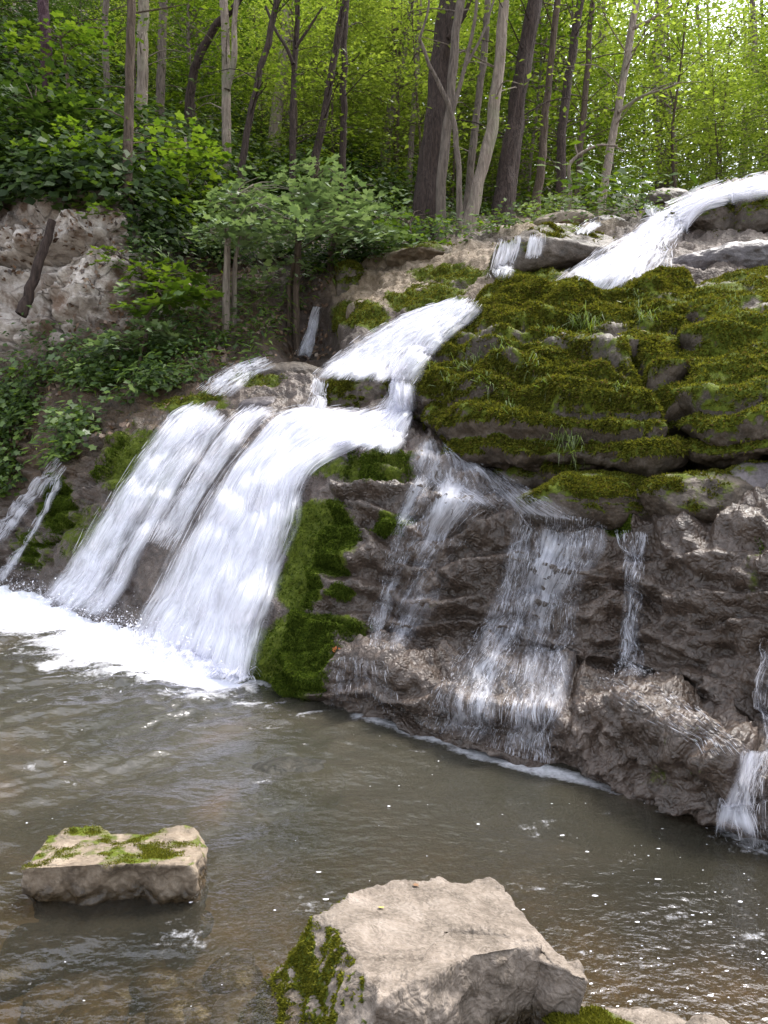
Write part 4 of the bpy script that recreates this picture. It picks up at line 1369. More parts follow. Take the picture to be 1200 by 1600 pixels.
v1, v2 = rg.normal(size=(NS, 3)), rg.normal(size=(NS, 3))
dv = np.stack([c - v1 * sz, c + v2 * sz, c + (v1 - v2) * sz * 0.8], 1).reshape(-1, 3)
sp = mesh('spray', dv, np.arange(NS * 3).reshape(-1, 3), M['froth'])
tag(sp, kind='stuff')

# ------------------------------------------------------------------ leaves
KITE = np.array([[0, 0, 0], [0.32, 0.42, 0.05], [0, 1, -0.06], [-0.32, 0.42, 0.05]])
a = np.linspace(0, 2 * np.pi, 11)[:-1] - np.pi / 2
lob = np.array([0.50, 0.52, 0.30, 0.56, 0.34, 0.62, 0.34, 0.56, 0.30, 0.52])
MAPLE = np.stack([np.cos(a) * lob, 0.5 + np.sin(a) * lob, -0.08 * np.abs(np.cos(a))], -1)
LANCE = np.array([[0, 0, 0], [0.15, 0.4, 0.04], [0, 1.15, -0.12], [-0.15, 0.4, 0.04]])


def leaves(pos, fwd, up, size, shape=KITE, rg=RNG):
    """one leaf per position: lies across `up`, points along `fwd`"""
    n = len(pos)
    up = up / (np.linalg.norm(up, axis=1, keepdims=True) + 1e-9)
    side = np.cross(fwd, up)
    side /= np.linalg.norm(side, axis=1, keepdims=True) + 1e-9
    f2 = np.cross(up, side)
    Sx = np.asarray(size).reshape(-1, 1, 1)
    V = pos[:, None] + Sx * (side[:, None] * shape[None, :, 0, None] + f2[:, None] * shape[None, :, 1, None] + up[:, None] * shape[None, :, 2, None])
    k = len(shape)
    return V.reshape(-1, 3), np.arange(n * k).reshape(-1, k)


def spray(centers, dirs, rad, nleaf, size, rg, shape=KITE, flat=0.12, droop=0.25, tiltj=0.35):
    """layered leaf sprays: flattish fans of leaves about each centre"""
    n = len(centers)
    rad = np.broadcast_to(np.asarray(rad, float), (n,))
    d = np.array(dirs, float)
    d[:, 2] *= 0.3
    d /= np.linalg.norm(d, axis=1, keepdims=True) + 1e-9
    upv = np.array([0, 0, 1.0]) + rg.normal(size=(n, 3)) * 0.22
    upv -= d * (upv * d).sum(1, keepdims=True)
    upv /= np.linalg.norm(upv, axis=1, keepdims=True)
    s = np.cross(d, upv)
    a = rg.random((n, nleaf)) * 2 * np.pi
    r = np.sqrt(rg.random((n, nleaf)))
    x, y = np.cos(a) * r * 0.75, np.sin(a) * r
    z = rg.normal(size=(n, nleaf)) * flat - droop * r * r
    R = rad[:, None, None]
    pos = centers[:, None] + R * (s[:, None] * x[..., None] + d[:, None] * y[..., None] + upv[:, None] * z[..., None])
    f = s[:, None] * x[..., None] * 1.1 + d[:, None] * (y[..., None] * 0.6 + 0.6) + rg.normal(size=(n, nleaf, 3)) * 0.3
    up = upv[:, None] + rg.normal(size=(n, nleaf, 3)) * tiltj
    sz = size * (0.6 + 0.7 * rg.random((n, nleaf)))
    return leaves(pos.reshape(-1, 3), f.reshape(-1, 3), up.reshape(-1, 3), sz.ravel(), shape, rg)


def twigs(start, centers, rg, r0=0.012, sag=0.1):
    parts = []
    for a, b in zip(start, centers):
        m = 0.5 * (a + b) + np.array([0, 0, 0.12 * np.linalg.norm(b - a)]) + rg.normal(size=3) * 0.05
        parts.append(tube(smooth_path([a, m, b], 6), np.linspace(r0, r0 * 0.35, 6), 5))
    return join(parts)


def trunk_path(pxpts, D, dD=0.0, n=26, wob=0.02, seed=0):
    """photo points (bottom to top) standing at distance D; the top may lean away by dD"""
    m = len(pxpts)
    pts = [P(px, py, D + dD * i / max(1, m - 1)) for i, (px, py) in enumerate(pxpts)]
    g, _ = hit(*pxpts[0], BVHT)
    pts = smooth_path(pts, n)
    k = np.arange(n)
    pts[:, 0] += wob * noise(np.stack([k * 0.31, 0 * k + seed, 0 * k], -1))
    pts[:, 1] += wob * noise(np.stack([k * 0.31, 0 * k + seed + 9.5, 0 * k], -1))
    return pts


def seat(pts):
    """root the trunk in the ground under its first point"""
    g, _ = drop(pts[0][0], pts[0][1])
    if g is None:
        return pts
    if pts[0][2] > g[2] - 0.1:
        low = pts[0].copy(); low[2] = g[2] - 0.15
        return np.concatenate([[low], pts])
    return pts


def extend(pts, h):
    d = pts[-1] - pts[-3]
    d /= np.linalg.norm(d)
    add = [pts[-1] + d * h * t + np.array([0, 0, 0.1 * h * t]) for t in np.linspace(0.15, 1, 8)]
    return np.concatenate([pts, add])


NAMED = {}


def tree(name, label, pxpts, w0, w1, D, bark, dD=0.0, ext=4.0, crown=None, limbs=(), seed=0, wob=0.03, cat='tree', group=None, flare=0.35, root=True):
    """trunk traced at its own distance, continuing above the frame, limbs and a crown of leaf sprays"""
    rg = np.random.default_rng(3000 + seed)
    pts = trunk_path(pxpts, D, dD, 26, wob, seed)
    if root:
        pts = seat(pts)
    if ext:
        pts = extend(pts, ext)
    n = len(pts)
    s = np.linspace(0, 1, n)
    r0, r1 = 0.5 * w0 / 1200 * D, 0.5 * w1 / 1200 * (D + dD)
    rad = r0 + (r1 - r0) * np.minimum(1, s * (1.0 + 0.2 * bool(ext)))
    if ext:
        rad = rad * np.where(s > 0.75, 1 - 0.6 * (s - 0.75) / 0.25, 1)
    hh = pts[:, 2] - pts[0][2]
    rad = rad * (1 + flare * np.exp(-hh / (3.0 * r0 + 0.05)))
    base = pts[0].copy()
    t = thing(name, base, label, cat, group)
    big = r0 > 0.12
    trunk_parts = [tube(pts - base, rad, 40 if big else 12, 0.2 if big else 0.13, seed * 3.7)]
    if crown:
        nb = 11
        hb = 1.6 + 5.2 * rg.random(nb)
        kb = np.interp(hb, hh, np.arange(n))
        sb = np.array([pts[int(i)] for i in kb])
        ab = rg.random(nb) * 2 * np.pi
        cb = sb + np.stack([np.cos(ab), np.sin(ab), 0.25 + 0 * ab], -1) * (0.5 + 1.0 * rg.random(nb))[:, None]
        trunk_parts.append(twigs(sb - base, cb - base, rg, 0.014))
    V, F = join(trunk_parts)
    mesh('trunk', V, F, M[bark], t)
    for lp in limbs:
        q = smooth_path([P(a, b, D + dd) for a, b, dd in lp[0]], 14)
        V, F = tube(q - base, np.linspace(0.5 * lp[1] / 1200 * D, 0.5 * lp[2] / 1200 * D, 14), 8, 0.1, seed + 1)
        mesh('branch', V, F, M[bark], t)
    if crown:
        cm, h0, h1, R, ns, nl, sz = crown
        top = hh[-1]
        hs_ = h0 + (h1 - h0) * rg.random(ns)
        k = np.interp(hs_, hh, np.arange(n))
        st = np.array([pts[int(i)] for i in k])
        an = rg.random(ns) * 2 * np.pi
        rr = R * (0.25 + 0.75 * np.sqrt(rg.random(ns))) * (0.55 + 0.45 * np.sin(np.pi * np.clip((hs_ - h0) / (h1 - h0 + 1e-6), 0.08, 0.97)))
        dr = np.stack([np.cos(an), np.sin(an), 0.25 * rg.normal(size=ns)], -1)
        cen = st + dr * rr[:, None] + np.array([0, 0, 0.1]) * rr[:, None]
        V, F = spray(cen - base, dr, 0.45 + 0.35 * rg.random(ns), nl, sz, rg)
        mesh('crown', V, F, M[cm], t, smooth=False)
        m = min(ns, 14)
        Vb, Fb = spray(cb - base, cb - sb, 0.45 + 0.3 * rg.random(nb), 22, 0.1, rg, flat=0.05, tiltj=0.25)
        mesh('foliage', Vb, Fb, M[cm], t, smooth=False)
        V, F = twigs(st[:m] - base, cen[:m] - base, rg, 0.016)
        mesh('branch', V, F, M[bark], t)
    return t


def sapling(name, label, trunks, sprays, leafm, bark, D, rad=0.45, nl=26, sz=0.1, seed=0, keep=0.62, cat='sapling', group=None, shape=MAPLE, jitter=0.35):
    """understory sapling: traced stems and leaf layers at traced places, each at its own distance"""
    rg = np.random.default_rng(5000 + seed)
    tr_pts = []
    for pl, w, dd in trunks:
        p = seat(trunk_path(pl, D + dd, 0, 16, 0.02, seed))
        tr_pts.append((p, w))
    base = tr_pts[0][0][0].copy()
    t = thing(name, base, label, cat, group)
    for p, w in tr_pts:
        r = 0.5 * w / 1200 * D
        V, F = tube(p - base, np.linspace(r * 1.15, r * 0.5, len(p)), 9, 0.1, seed)
        mesh('trunk', V, F, M[bark], t)
    cen = []
    for px, py, dd, k in sprays:
        for _ in range(k):
            cen.append(P(px + rg.normal() * 16, py + rg.normal() * 7, D + dd + rg.normal() * jitter))
    cen = np.array(cen)
    cen = cen[rg.random(len(cen)) < keep]
    P0 = np.concatenate([p for p, _ in tr_pts])
    st = []
    for c in cen:
        dd_ = np.linalg.norm((P0 - c) * np.array([1, 1, 1.6]), axis=1)
        st.append(P0[dd_.argmin()])
    st = np.array(st)
    dr = cen - st
    dr[:, 2] = 0
    dr += rg.normal(size=dr.shape) * 0.15
    V, F = spray(cen - base, dr, rad * (0.7 + 0.6 * rg.random(len(cen))), nl, sz, rg, shape, 0.05, 0.3, 0.22)
    mesh('crown', V, F, M[leafm], t, smooth=False)
    V, F = twigs(st - base, cen - base, rg, 0.011)
    mesh('branch', V, F, M[bark], t)
    return t


# --- the trees one can tell apart, right half of the wood
tree('tree', 'stout dark furrowed tree trunk, the thickest in the photo, above the tan slab', [(668, 372), (676, 250), (690, 120), (703, -10)], 44, 28, 13.2, 'bark_dark', 0.6, 7, ('leaf_back', 8.5, 15, 3.2, 31, 26, 0.13), seed=1,
     limbs=[([(700, 60, .3), (722, 30, .2), (742, -20, .1)], 8, 5)])
tree('tree', 'slim pinkish brown trunk close against the right side of the stoutest trunk', [(686, 392), (692, 260), (704, 150), (714, 40), (722, -10)], 15, 12, 12.4, 'bark_grey', 0.2, 5, ('leaf_back', 7.5, 12, 2.4, 21, 26, 0.12), seed=2)
tree('tree', 'thin crooked tree bending left across the stoutest trunk, with a forked pale limb', [(718, 382), (716, 250), (706, 178), (680, 120), (655, 62)], 10, 5, 12.2, 'bark_grey', -0.2, 0, None, seed=3, wob=0.02,
     limbs=[([(706, 178, -.1), (726, 105, -.1), (742, 30, -.2), (746, -20, -.2)], 7, 4), ([(726, 105, -.1), (752, 58, -.1), (775, -10, 0)], 5, 3), ([(655, 62, -.2), (668, 20, -.2), (672, -20, -.2)], 4, 3)])
tree('tree', 'pale lichen-spotted tree leaning right from beside the stout dark trunk', [(733, 352), (752, 270), (770, 185), (782, 80), (788, -10)], 20, 15, 12.6, 'bark_pale', 0.3, 6, ('leaf_back', 7.5, 13, 2.6, 24, 26, 0.12), seed=4)
tree('tree', 'thin grey trunk rising just left of the pale lichen-spotted leaning tree', [(728, 330), (740, 220), (752, 120), (760, 40), (763, -10)], 12, 9, 14.5, 'bark_grey', 0.5, 5, ('leaf_mid', 8, 13, 2.4, 21, 26, 0.12), seed=5)
tree('tree', 'dark straight tree leaning slightly right, second thickest trunk on the crest', [(784, 352), (793, 270), (806, 180), (820, 90), (838, -10)], 30, 20, 13.0, 'bark_dark', 0.8, 7, ('leaf_back', 8, 14, 3.0, 28, 26, 0.13), seed=6)
tree('tree', 'brown slender trunk right of the second thickest dark trunk, with dark ivy clump', [(838, 322), (847, 240), (855, 150), (872, -10)], 14, 9, 15.0, 'bark_brown', 0.5, 5, ('leaf_mid', 8, 13, 2.4, 21, 26, 0.12), seed=7)
tree('tree', 'dark mossy trunk between the ivy-clumped trunk and the pale leaning tree at right', [(876, 282), (879, 190), (892, 100), (908, -10)], 15, 11, 16.5, 'bark_dark', 0.6, 5, ('leaf_mid', 9, 14, 2.6, 21, 26, 0.13), seed=8)
tree('tree', 'pale slender tree leaning right above the upper cascade, with one bare side limb', [(940, 312), (952, 240), (966, 170), (980, 90), (996, -10)], 13, 10, 13.5, 'bark_pale', 0.4, 5, ('leaf_back', 8, 13, 2.6, 21, 26, 0.12), seed=9,
     limbs=[([(966, 175, .1), (1000, 152, 0), (1035, 140, -.2), (1060, 130, -.3)], 6, 2), ([(988, 45, .2), (1015, 32, .1), (1050, 8, 0)], 6, 3)])
tree('tree', 'thin dark trunk just right of the dark mossy trunk in the right half', [(903, 282), (910, 200), (918, 110), (926, -10)], 10, 8, 18, 'bark_brown', 0.6, 5, ('leaf_mid', 9, 15, 2.6, 21, 26, 0.14), seed=10)
tree('dead_sapling', 'arched bare sapling with short upturned twigs on the crest above the pale slab', [(886, 346), (891, 300), (889, 262), (904, 242), (935, 227), (965, 228)], 7, 3, 11.8, 'bark_pale', -0.2, 0, None, seed=11, wob=0.01, cat='sapling',
     limbs=[([(903, 243, -.1), (899, 228, -.1), (901, 216, -.1)], 3, 1.5), ([(918, 235, -.1), (922, 226, -.1), (925, 221, -.1)], 2.5, 1.2), ([(960, 228, -.1), (975, 236, -.1), (985, 236, 0)], 2.5, 1.2)])
tree('tree', 'grey trunk leaning right deep in the wood, left of the stoutest trunk', [(602, 232), (615, 150), (632, 70), (647, -10)], 14, 11, 22, 'bark_grey', 1, 5, ('leaf_back', 8, 15, 2.8, 21, 26, 0.16), seed=12)
# --- left half
tree('tree', 'double pale trunk with peeling patches standing in the left centre of the wood', [(352, 282), (354, 200), (353, 110), (350, -10)], 15, 12, 16, 'bark_pale', 0.5, 5, ('leaf_mid', 8.5, 13, 2.4, 17, 26, 0.13), seed=13,
     limbs=[([(355, 140, 0.2), (366, 90, 0.2), (366, 40, 0.3), (372, -20, 0.3)], 10, 8)])
tree('tree', 'brown tree growing out of the pale rock outcrop at left', [(199, 412), (200, 300), (201, 180), (204, 80), (206, -10)], 16, 12, 11.2, 'bark_brown', 0.2, 6, ('leaf_mid', 7.5, 12, 2.4, 21, 26, 0.12), seed=14)
tree('tree', 'straight pale grey trunk behind the brown tree of the outcrop', [(220, 222), (222, 140), (223, 60), (225, -10)], 18, 15, 16.0, 'bark_pale', 0.3, 6, ('leaf_mid', 7.5, 13, 2.6, 21, 26, 0.13), seed=15)
tree('tree', 'grey trunk right of the straight pale one in the upper left', [(249, 215), (251, 130), (254, 50), (256, -10)], 14, 12, 17.5, 'bark_grey', 0.3, 6, ('leaf_mid', 8, 13, 2.6, 21, 26, 0.14), seed=16)
tree('tree', 'dark trunk leaning steeply right in the upper left of the wood', [(296, 155), (304, 110), (320, 70), (340, 38), (362, 15), (380, -10)], 14, 9, 17, 'bark_dark', -0.5, 3, None, seed=17)
tree('tree', 'thin dark trunk leaning right, left of the big pale maple leaves', [(376, 278), (387, 200), (402, 130), (420, 60), (436, -10)], 11, 9, 15.0, 'bark_dark', 0.3, 5, ('leaf_mid', 8, 12, 2.2, 15, 26, 0.13), seed=18)
tree('tree', 'wide pale trunk half hidden behind a forked dark one in the middle of the wood', [(424, 262), (432, 180), (444, 90), (452, -10)], 18, 15, 21, 'bark_pale', 0.6, 6, ('leaf_back', 9, 16, 3, 21, 26, 0.16), seed=19)
tree('tree', 'thin dark forked trunk in the middle left of the wood', [(457, 266), (457, 190), (460, 100), (463, 60), (466, -10)], 10, 7, 15.5, 'bark_dark', 0.3, 5, ('leaf_mid', 8, 12, 2.2, 15, 26, 0.13), seed=20,
     limbs=[([(458, 100, 0), (448, 75, 0), (432, 50, 0.1), (415, 10, 0.2)], 6, 4), ([(462, 75, 0), (485, 40, 0), (505, 10, 0)], 5, 3)])
tree('tree', 'dark trunk with a wavy lean to the right above the pale maple leaves', [(491, 252), (505, 190), (515, 130), (528, 60), (541, -10)], 12, 10, 16, 'bark_dark', 0.3, 5, ('leaf_back', 8, 13, 2.4, 17, 26, 0.13), seed=21)
tree('tree', 'straight thin dark trunk right of the wavy dark trunk', [(536, 262), (537, 170), (538, 80), (541, -10)], 10, 9, 16.5, 'bark_dark', 0.3, 5, ('leaf_back', 8, 13, 2.4, 17, 26, 0.13), seed=22)
tree('tree', 'purple-brown trunk at the top left corner of the photo', [(74, 118), (72, 70), (69, 30), (67, -10)], 17, 15, 14.5, 'bark_violet', 0.1, 6, ('leaf_dark', 7, 12, 2.6, 21, 26, 0.13), seed=23)
tree('tree', 'thin grey trunk half hidden by leaves in the upper left, left of the brown tree', [(170, 245), (168, 160), (165, 70), (166, -10)], 10, 9, 17, 'bark_grey', 0.3, 5, ('leaf_mid', 8, 13, 2.4, 17, 26, 0.13), seed=24)
tree('tree', 'thin brown trunk standing close left of the stoutest trunk, far back', [(640, 262), (646, 180), (652, 90), (657, -10)], 9, 8, 20, 'bark_grey', 0.5, 5, ('leaf_back', 9, 15, 2.6, 17, 26, 0.15), seed=25)
tree('dead_log', 'dark dead log leaning against the pale rock outcrop at left', [(32, 492), (48, 450), (66, 395), (82, 345)], 17, 12, 10.35, 'bark_dark', 0.2, 0, None, seed=26, flare=0.0, cat='log', wob=0.03, root=False)
tree('broken_log', 'short reddish broken log lying at the foot of the twin sapling stems', [(384, 574), (375, 556), (362, 538)], 13, 10, 10.2, 'dead_wood', 0.3, 0, None, seed=27, flare=0.0, cat='log', wob=0.03, root=False)

# --- understory saplings with pale layered leaves
sapling('maple_sapling', 'twin-stemmed sapling with pale green layered maple leaves in the middle of the left bank',
        [([(352, 525), (354, 440), (357, 370), (366, 310)], 12, 0), ([(364, 500), (367, 430), (370, 395), (384, 340)], 8, .1)],
        [(340, 345, 0, 5), (370, 330, -.1, 6), (400, 315, .1, 6), (345, 372, -.2, 4), (420, 345, -.3, 7), (390, 360, -.3, 5), (440, 320, .1, 6), (455, 355, -.3, 6), (395, 295, .4, 5), (430, 285, .4, 5), (470, 300, .2, 5), (465, 372, -.4, 4), (360, 300, .3, 4)],
        'leaf_maple', 'bark_pale', 10.7, 0.4, 26, 0.10, 1)
sapling('maple_sapling', 'sapling with brown stems and pale maple leaves reaching right towards the crest',
        [([(463, 452), (468, 380), (480, 310), (498, 262)], 9, 0), ([(452, 448), (462, 400), (463, 340)], 7, .1), ([(516, 400), (526, 350), (527, 320)], 9, .4)],
        [(500, 270, .2, 6), (530, 285, .2, 6), (500, 300, 0, 6), (545, 310, .1, 6), (570, 330, .1, 6), (520, 330, -.2, 6), (560, 355, 0, 6), (590, 365, .1, 5), (610, 378, .2, 4), (485, 330, -.3, 5), (535, 365, -.3, 5), (480, 258, .4, 4), (580, 300, .5, 4), (500, 355, -.4, 4), (455, 410, -.4, 3), (470, 402, -.3, 2)],
        'leaf_maple', 'bark_brown', 11.0, 0.42, 26, 0.10, 2)
sapling('sapling', 'small sapling with big bright leaves in front of the left bank',
        [([(225, 560), (232, 500), (246, 450)], 6, 0)],
        [(240, 445, 0, 4), (270, 452, -.1, 4), (300, 462, -.1, 3), (255, 465, -.2, 3), (215, 470, 0, 3), (190, 480, 0, 2), (285, 440, .1, 3)],
        'leaf_lime', 'bark_brown', 9.9, 0.32, 24, 0.12, 3, jitter=0.2)
sapling('sapling', 'low sapling with grey-green leaves hanging under the big bright leaves',
        [([(215, 590), (222, 545), (226, 520)], 5, 0)],
        [(225, 515, 0, 4), (250, 512, -.1, 3), (200, 528, -.1, 4), (180, 538, 0, 3), (265, 520, 0, 2)],
        'leaf_maple', 'bark_brown', 9.7, 0.3, 24, 0.10, 4, jitter=0.2)
sapling('sapling', 'dull green sapling spreading over the pale rock outcrop, beside the brown tree',
        [([(228, 440), (215, 415), (190, 402)], 5, 0)],
        [(150, 405, 0, 3), (175, 408, 0, 4), (200, 412, 0, 4), (225, 425, 0, 4), (245, 430, .1, 3)],
        'leaf_mid', 'bark_brown', 10.4, 0.28, 22, 0.09, 5, jitter=0.2)
sapling('sapling', 'yellow-green sapling overhanging the top of the pale rock outcrop',
        [([(128, 330), (120, 280), (112, 220)], 7, 0), ([(190, 330), (180, 270), (170, 230)], 6, .3)],
        [(110, 205, 0, 5), (140, 215, 0, 5), (90, 225, .2, 4), (170, 225, 0, 5), (200, 240, 0, 4), (125, 245, -.2, 4), (230, 215, .3, 4), (250, 245, .3, 4), (160, 310, -.2, 4), (140, 290, 0, 3), (180, 320, -.2, 3), (285, 205, .6, 4), (300, 235, .6, 4), (100, 285, 0, 3)],
        'leaf_lime', 'bark_brown', 11.6, 0.42, 26, 0.11, 6)
sapling('sapling', 'dark green sapling with drooping leaves above the outcrop at the left edge',
        [([(35, 330), (42, 250), (55, 160)], 7, 0)],
        [(60, 130, .2, 6), (90, 150, .2, 6), (40, 165, 0, 5), (80, 185, 0, 5), (20, 190, 0, 5), (50, 215, -.2, 5), (10, 260, -.3, 6), (50, 270, -.3, 6), (80, 265, -.2, 5), (30, 300, -.3, 5), (120, 165, .3, 4)],
        'leaf_dark', 'bark_brown', 12.3, 0.5, 28, 0.12, 7)
sapling('sapling', 'bright green sapling in the top left corner behind the purple-brown trunk',
        [([(110, 190), (105, 120), (95, 60)], 6, 0)],
        [(70, 60, 0, 6), (100, 50, 0, 6), (130, 70, 0, 5), (50, 80, 0, 4), (110, 90, 0, 4), (30, 50, .3, 4), (150, 45, .5, 4)],
        'leaf_lime', 'bark_brown', 14.0, 0.55, 26, 0.13, 8)
sapling('sapling', 'leafy sapling between the brown outcrop tree and the twin-stemmed one',
        [([(292, 300), (291, 250), (290, 215)], 7, 0), ([(330, 330), (325, 290)], 5, .2)],
        [(275, 270, 0, 5), (300, 275, 0, 5), (250, 290, -.2, 5), (320, 290, 0, 5), (290, 310, -.3, 5), (260, 330, -.3, 5), (235, 310, -.2, 4), (310, 245, .3, 4), (280, 240, .3, 4)],
        'leaf_mid', 'bark_pale', 13.0, 0.5, 28, 0.12, 9)
sapling('shrub', 'bright fresh green shrub at the foot of the stoutest trunk',
        [([(648, 405), (645, 380), (640, 350)], 4, 0)],
        [(625, 365, 0, 5), (650, 375, -.1, 6), (675, 392, -.2, 4), (640, 345, .2, 5), (600, 352, .2, 4), (660, 350, .2, 4)],
        'leaf_lime', 'bark_brown', 11.6, 0.38, 26, 0.09, 10, cat='shrub')
sapling('shrub', 'pale leafy shrub below the arched bare sapling on the crest',
        [([(880, 345), (882, 320), (880, 290)], 3, 0), ([(842, 365), (838, 335)], 3, .3)],
        [(870, 300, 0, 4), (895, 318, 0, 4), (920, 325, 0, 4), (885, 335, 0, 4), (835, 340, .2, 4), (815, 352, .2, 3), (850, 325, .2, 3), (935, 332, .2, 3)],
        'leaf_maple', 'bark_brown', 12.3, 0.34, 24, 0.07, 11, cat='shrub')

# --- more trees of the wood behind: prototypes, then copies that share their meshes
def wood_proto(name, label, hgt, r0, bark, leafm, h0, R, ns, nl, sz, seed, group):
    rg = np.random.default_rng(7000 + seed)
    n = 22
    z = np.linspace(-0.3, hgt, n)
    pts = np.stack([0.35 * noise(np.stack([z * 0.18, 0 * z + seed, 0 * z], -1)), 0.35 * noise(np.stack([z * 0.18, 0 * z + seed + 5.5, 0 * z], -1)), z], -1)
    pts[:, :2] -= pts[0, :2]
    t = thing(name, (0, 0, 0), label, 'tree', group)
    V, F = tube(pts, r0 * np.linspace(1.0, 0.3, n) * (1 + 0.3 * np.exp(-np.maximum(z, 0) / 0.4)), 10, 0.1, seed)
    mesh('trunk', V, F, M[bark], t)
    hs_ = h0 + (hgt - h0) * rg.random(ns) ** 0.9
    k = np.interp(hs_, z, np.arange(n)).astype(int)
    st = pts[k]
    an = rg.random(ns) * 2 * np.pi
    # a few main limbs give the crown its clumps and its gaps
    an = np.round(an / 0.9 + 0.5 * noise(np.stack([hs_, 0 * hs_ + seed, 0 * hs_], -1))) * 0.9 + rg.normal(size=ns) * 0.22
    rr = R * (0.15 + 0.85 * np.sqrt(rg.random(ns))) * (0.5 + 0.5 * np.sin(np.pi * np.clip((hs_ - h0) / (hgt - h0), 0.1, 0.95)))
    dr = np.stack([np.cos(an), np.sin(an), 0.2 * rg.normal(size=ns)], -1)
    cen = st + dr * rr[:, None] + np.array([0, 0, 0.15]) * rr[:, None]
    V, F = spray(cen, dr, 0.55 + 0.45 * rg.random(ns), nl, sz, rg, flat=0.07, tiltj=0.25)
    mesh('crown', V, F, M[leafm], t, smooth=False)
    V, F = twigs(st[:40], cen[:40], rg, 0.02)
    mesh('branch', V, F, M[bark], t)
    return t


def dup(root, loc, rz, sc, label=None):
    r = root.copy()
    COL.objects.link(r)
    r.location = loc
    r.rotation_euler = (0, 0, rz)
    r.scale = (sc, sc, sc)
    if label:
        r['label'] = label
    for ch in root.children:
        c = ch.copy()
        COL.objects.link(c)
        c.parent = r
    return r


GRP = 'young trees filling the wood behind the falls'
PRO = [
    wood_proto('young_tree', 'young leafy tree with sunlit yellow-green leaves standing back in the wood', 8.5, 0.07, 'bark_brown', 'leaf_back', 0.5, 2.5, 150, 24, 0.15, 1, GRP),
    wood_proto('young_tree', 'young leafy tree with mid green leaves standing back in the wood', 7.5, 0.06, 'bark_grey', 'leaf_mid', 0.3, 2.3, 135, 24, 0.14, 2, GRP),
    wood_proto('young_tree', 'taller thin tree with sunlit yellow-green leaves standing back in the wood', 11.5, 0.10, 'bark_grey', 'leaf_back', 1.5, 2.7, 165, 24, 0.16, 3, GRP),
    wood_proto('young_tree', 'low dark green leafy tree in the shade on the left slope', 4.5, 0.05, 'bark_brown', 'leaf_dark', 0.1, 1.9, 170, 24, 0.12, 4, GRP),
]
rg = np.random.default_rng(99)
used = [False] * 4
spots = []
# photo x and distance, kind
for i in range(150):
    for _try in range(40):
        px = -160 + 1520 * rg.random()
        D = 18.5 + 18 * rg.random() ** 1.2
        x = (px - 600) / 1200 * D
        if px < 330 and D < 18 and rg.random() < 0.3:
            continue
        if all((x - a) ** 2 + (D - b) ** 2 > 1.7 for a, b, _ in spots):
            break
    else:
        continue
    if px > 900 and rg.random() < 0.35:
        continue
    if px < 360:
        k = rg.choice([0, 1, 3, 3, 1])
    elif px < 700:
        k = rg.choice([0, 1, 2, 0, 1])
    else:
        k = rg.choice([0, 2, 1, 0])
    spots.append((x, D, int(k)))
for x, D, k in spots:
    g, _ = drop(x, D)
    if g is None:
        continue
    top = CAM_H + 0.597 * D - g[2]
    if x / D > 0.24:
        top *= 0.5 + 0.5 * rg.random()
    sc = float(np.clip(top * (0.75 + 0.5 * rg.random()) / (8.5, 7.5, 11.5, 4.5)[k], 0.4, 1.15))
    if not used[k]:
        PRO[k].location = g
        PRO[k].scale = (sc,) * 3
        used[k] = True
    else:
        dup(PRO[k], g, rg.random() * 6.28, sc)

# --- far wood: one mass of leaves and poles beyond
rg = np.random.default_rng(123)
cen, pol = [], []
for i in range(5200):
    px = -250 + 1700 * rg.random()
    D = 37 + 22 * rg.random()
    x = (px - 600) / 1200 * D
    g, _ = drop(x, D)
    if g is None:
        continue
    gpx, gpy = pix(g)
    hmax = 17
    if px > 900:
        hmax = 15 - 5.5 * sstep(900, 1150, px)
    hmax = max(2.0, min(hmax, CAM_H + 0.597 * D - g[2] + 1.0))
    z = g[2] + 0.3 + hmax * rg.random()
    c = np.array([x, D, z])
    if noise(c * np.array([0.22, 0.2, 0.22])) < (-0.32 if px < 800 else -0.32 + 0.24 * sstep(800, 980, px) + 0.38 * sstep(2, 8, z - g[2]) * sstep(880, 1060, px)):
        continue
    cen.append(c)
cen = np.array(cen)
dr = rg.normal(size=cen.shape)
V, F = spray(cen, dr, 1.0 + 0.8 * rg.random(len(cen)), 26, 0.3, rg, flat=0.25, tiltj=0.6)
fw = mesh('far_wood', V, F, M['leaf_far'], smooth=False)
tag(fw, kind='stuff')
parts = []
for i in range(70):
    px = -100 + 1400 * rg.random()
    D = 24 + 20 * rg.random()
    x = (px - 600) / 1200 * D
    g, _ = drop(x, D)
    if g is None:
        continue
    h = 12 + 5 * rg.random() if px < 900 else 9 + 4 * rg.random()
    z = np.linspace(-0.3, h, 9)
    ln = rg.normal() * 0.06
    q = np.stack([g[0] + z * ln + 0.12 * rg.normal(size=9), g[1] + 0 * z, g[2] + z], -1)
    parts.append(tube(q, np.linspace(0.06 + 0.12 * rg.random(), 0.05, 9), 7))
V, F = join(parts)
fp = mesh('far_trunks', V, F, M['bark_grey'])
tag(fp, kind='stuff')

# ------------------------------------------------------------------ ground cover of the banks
rg = np.random.default_rng(321)


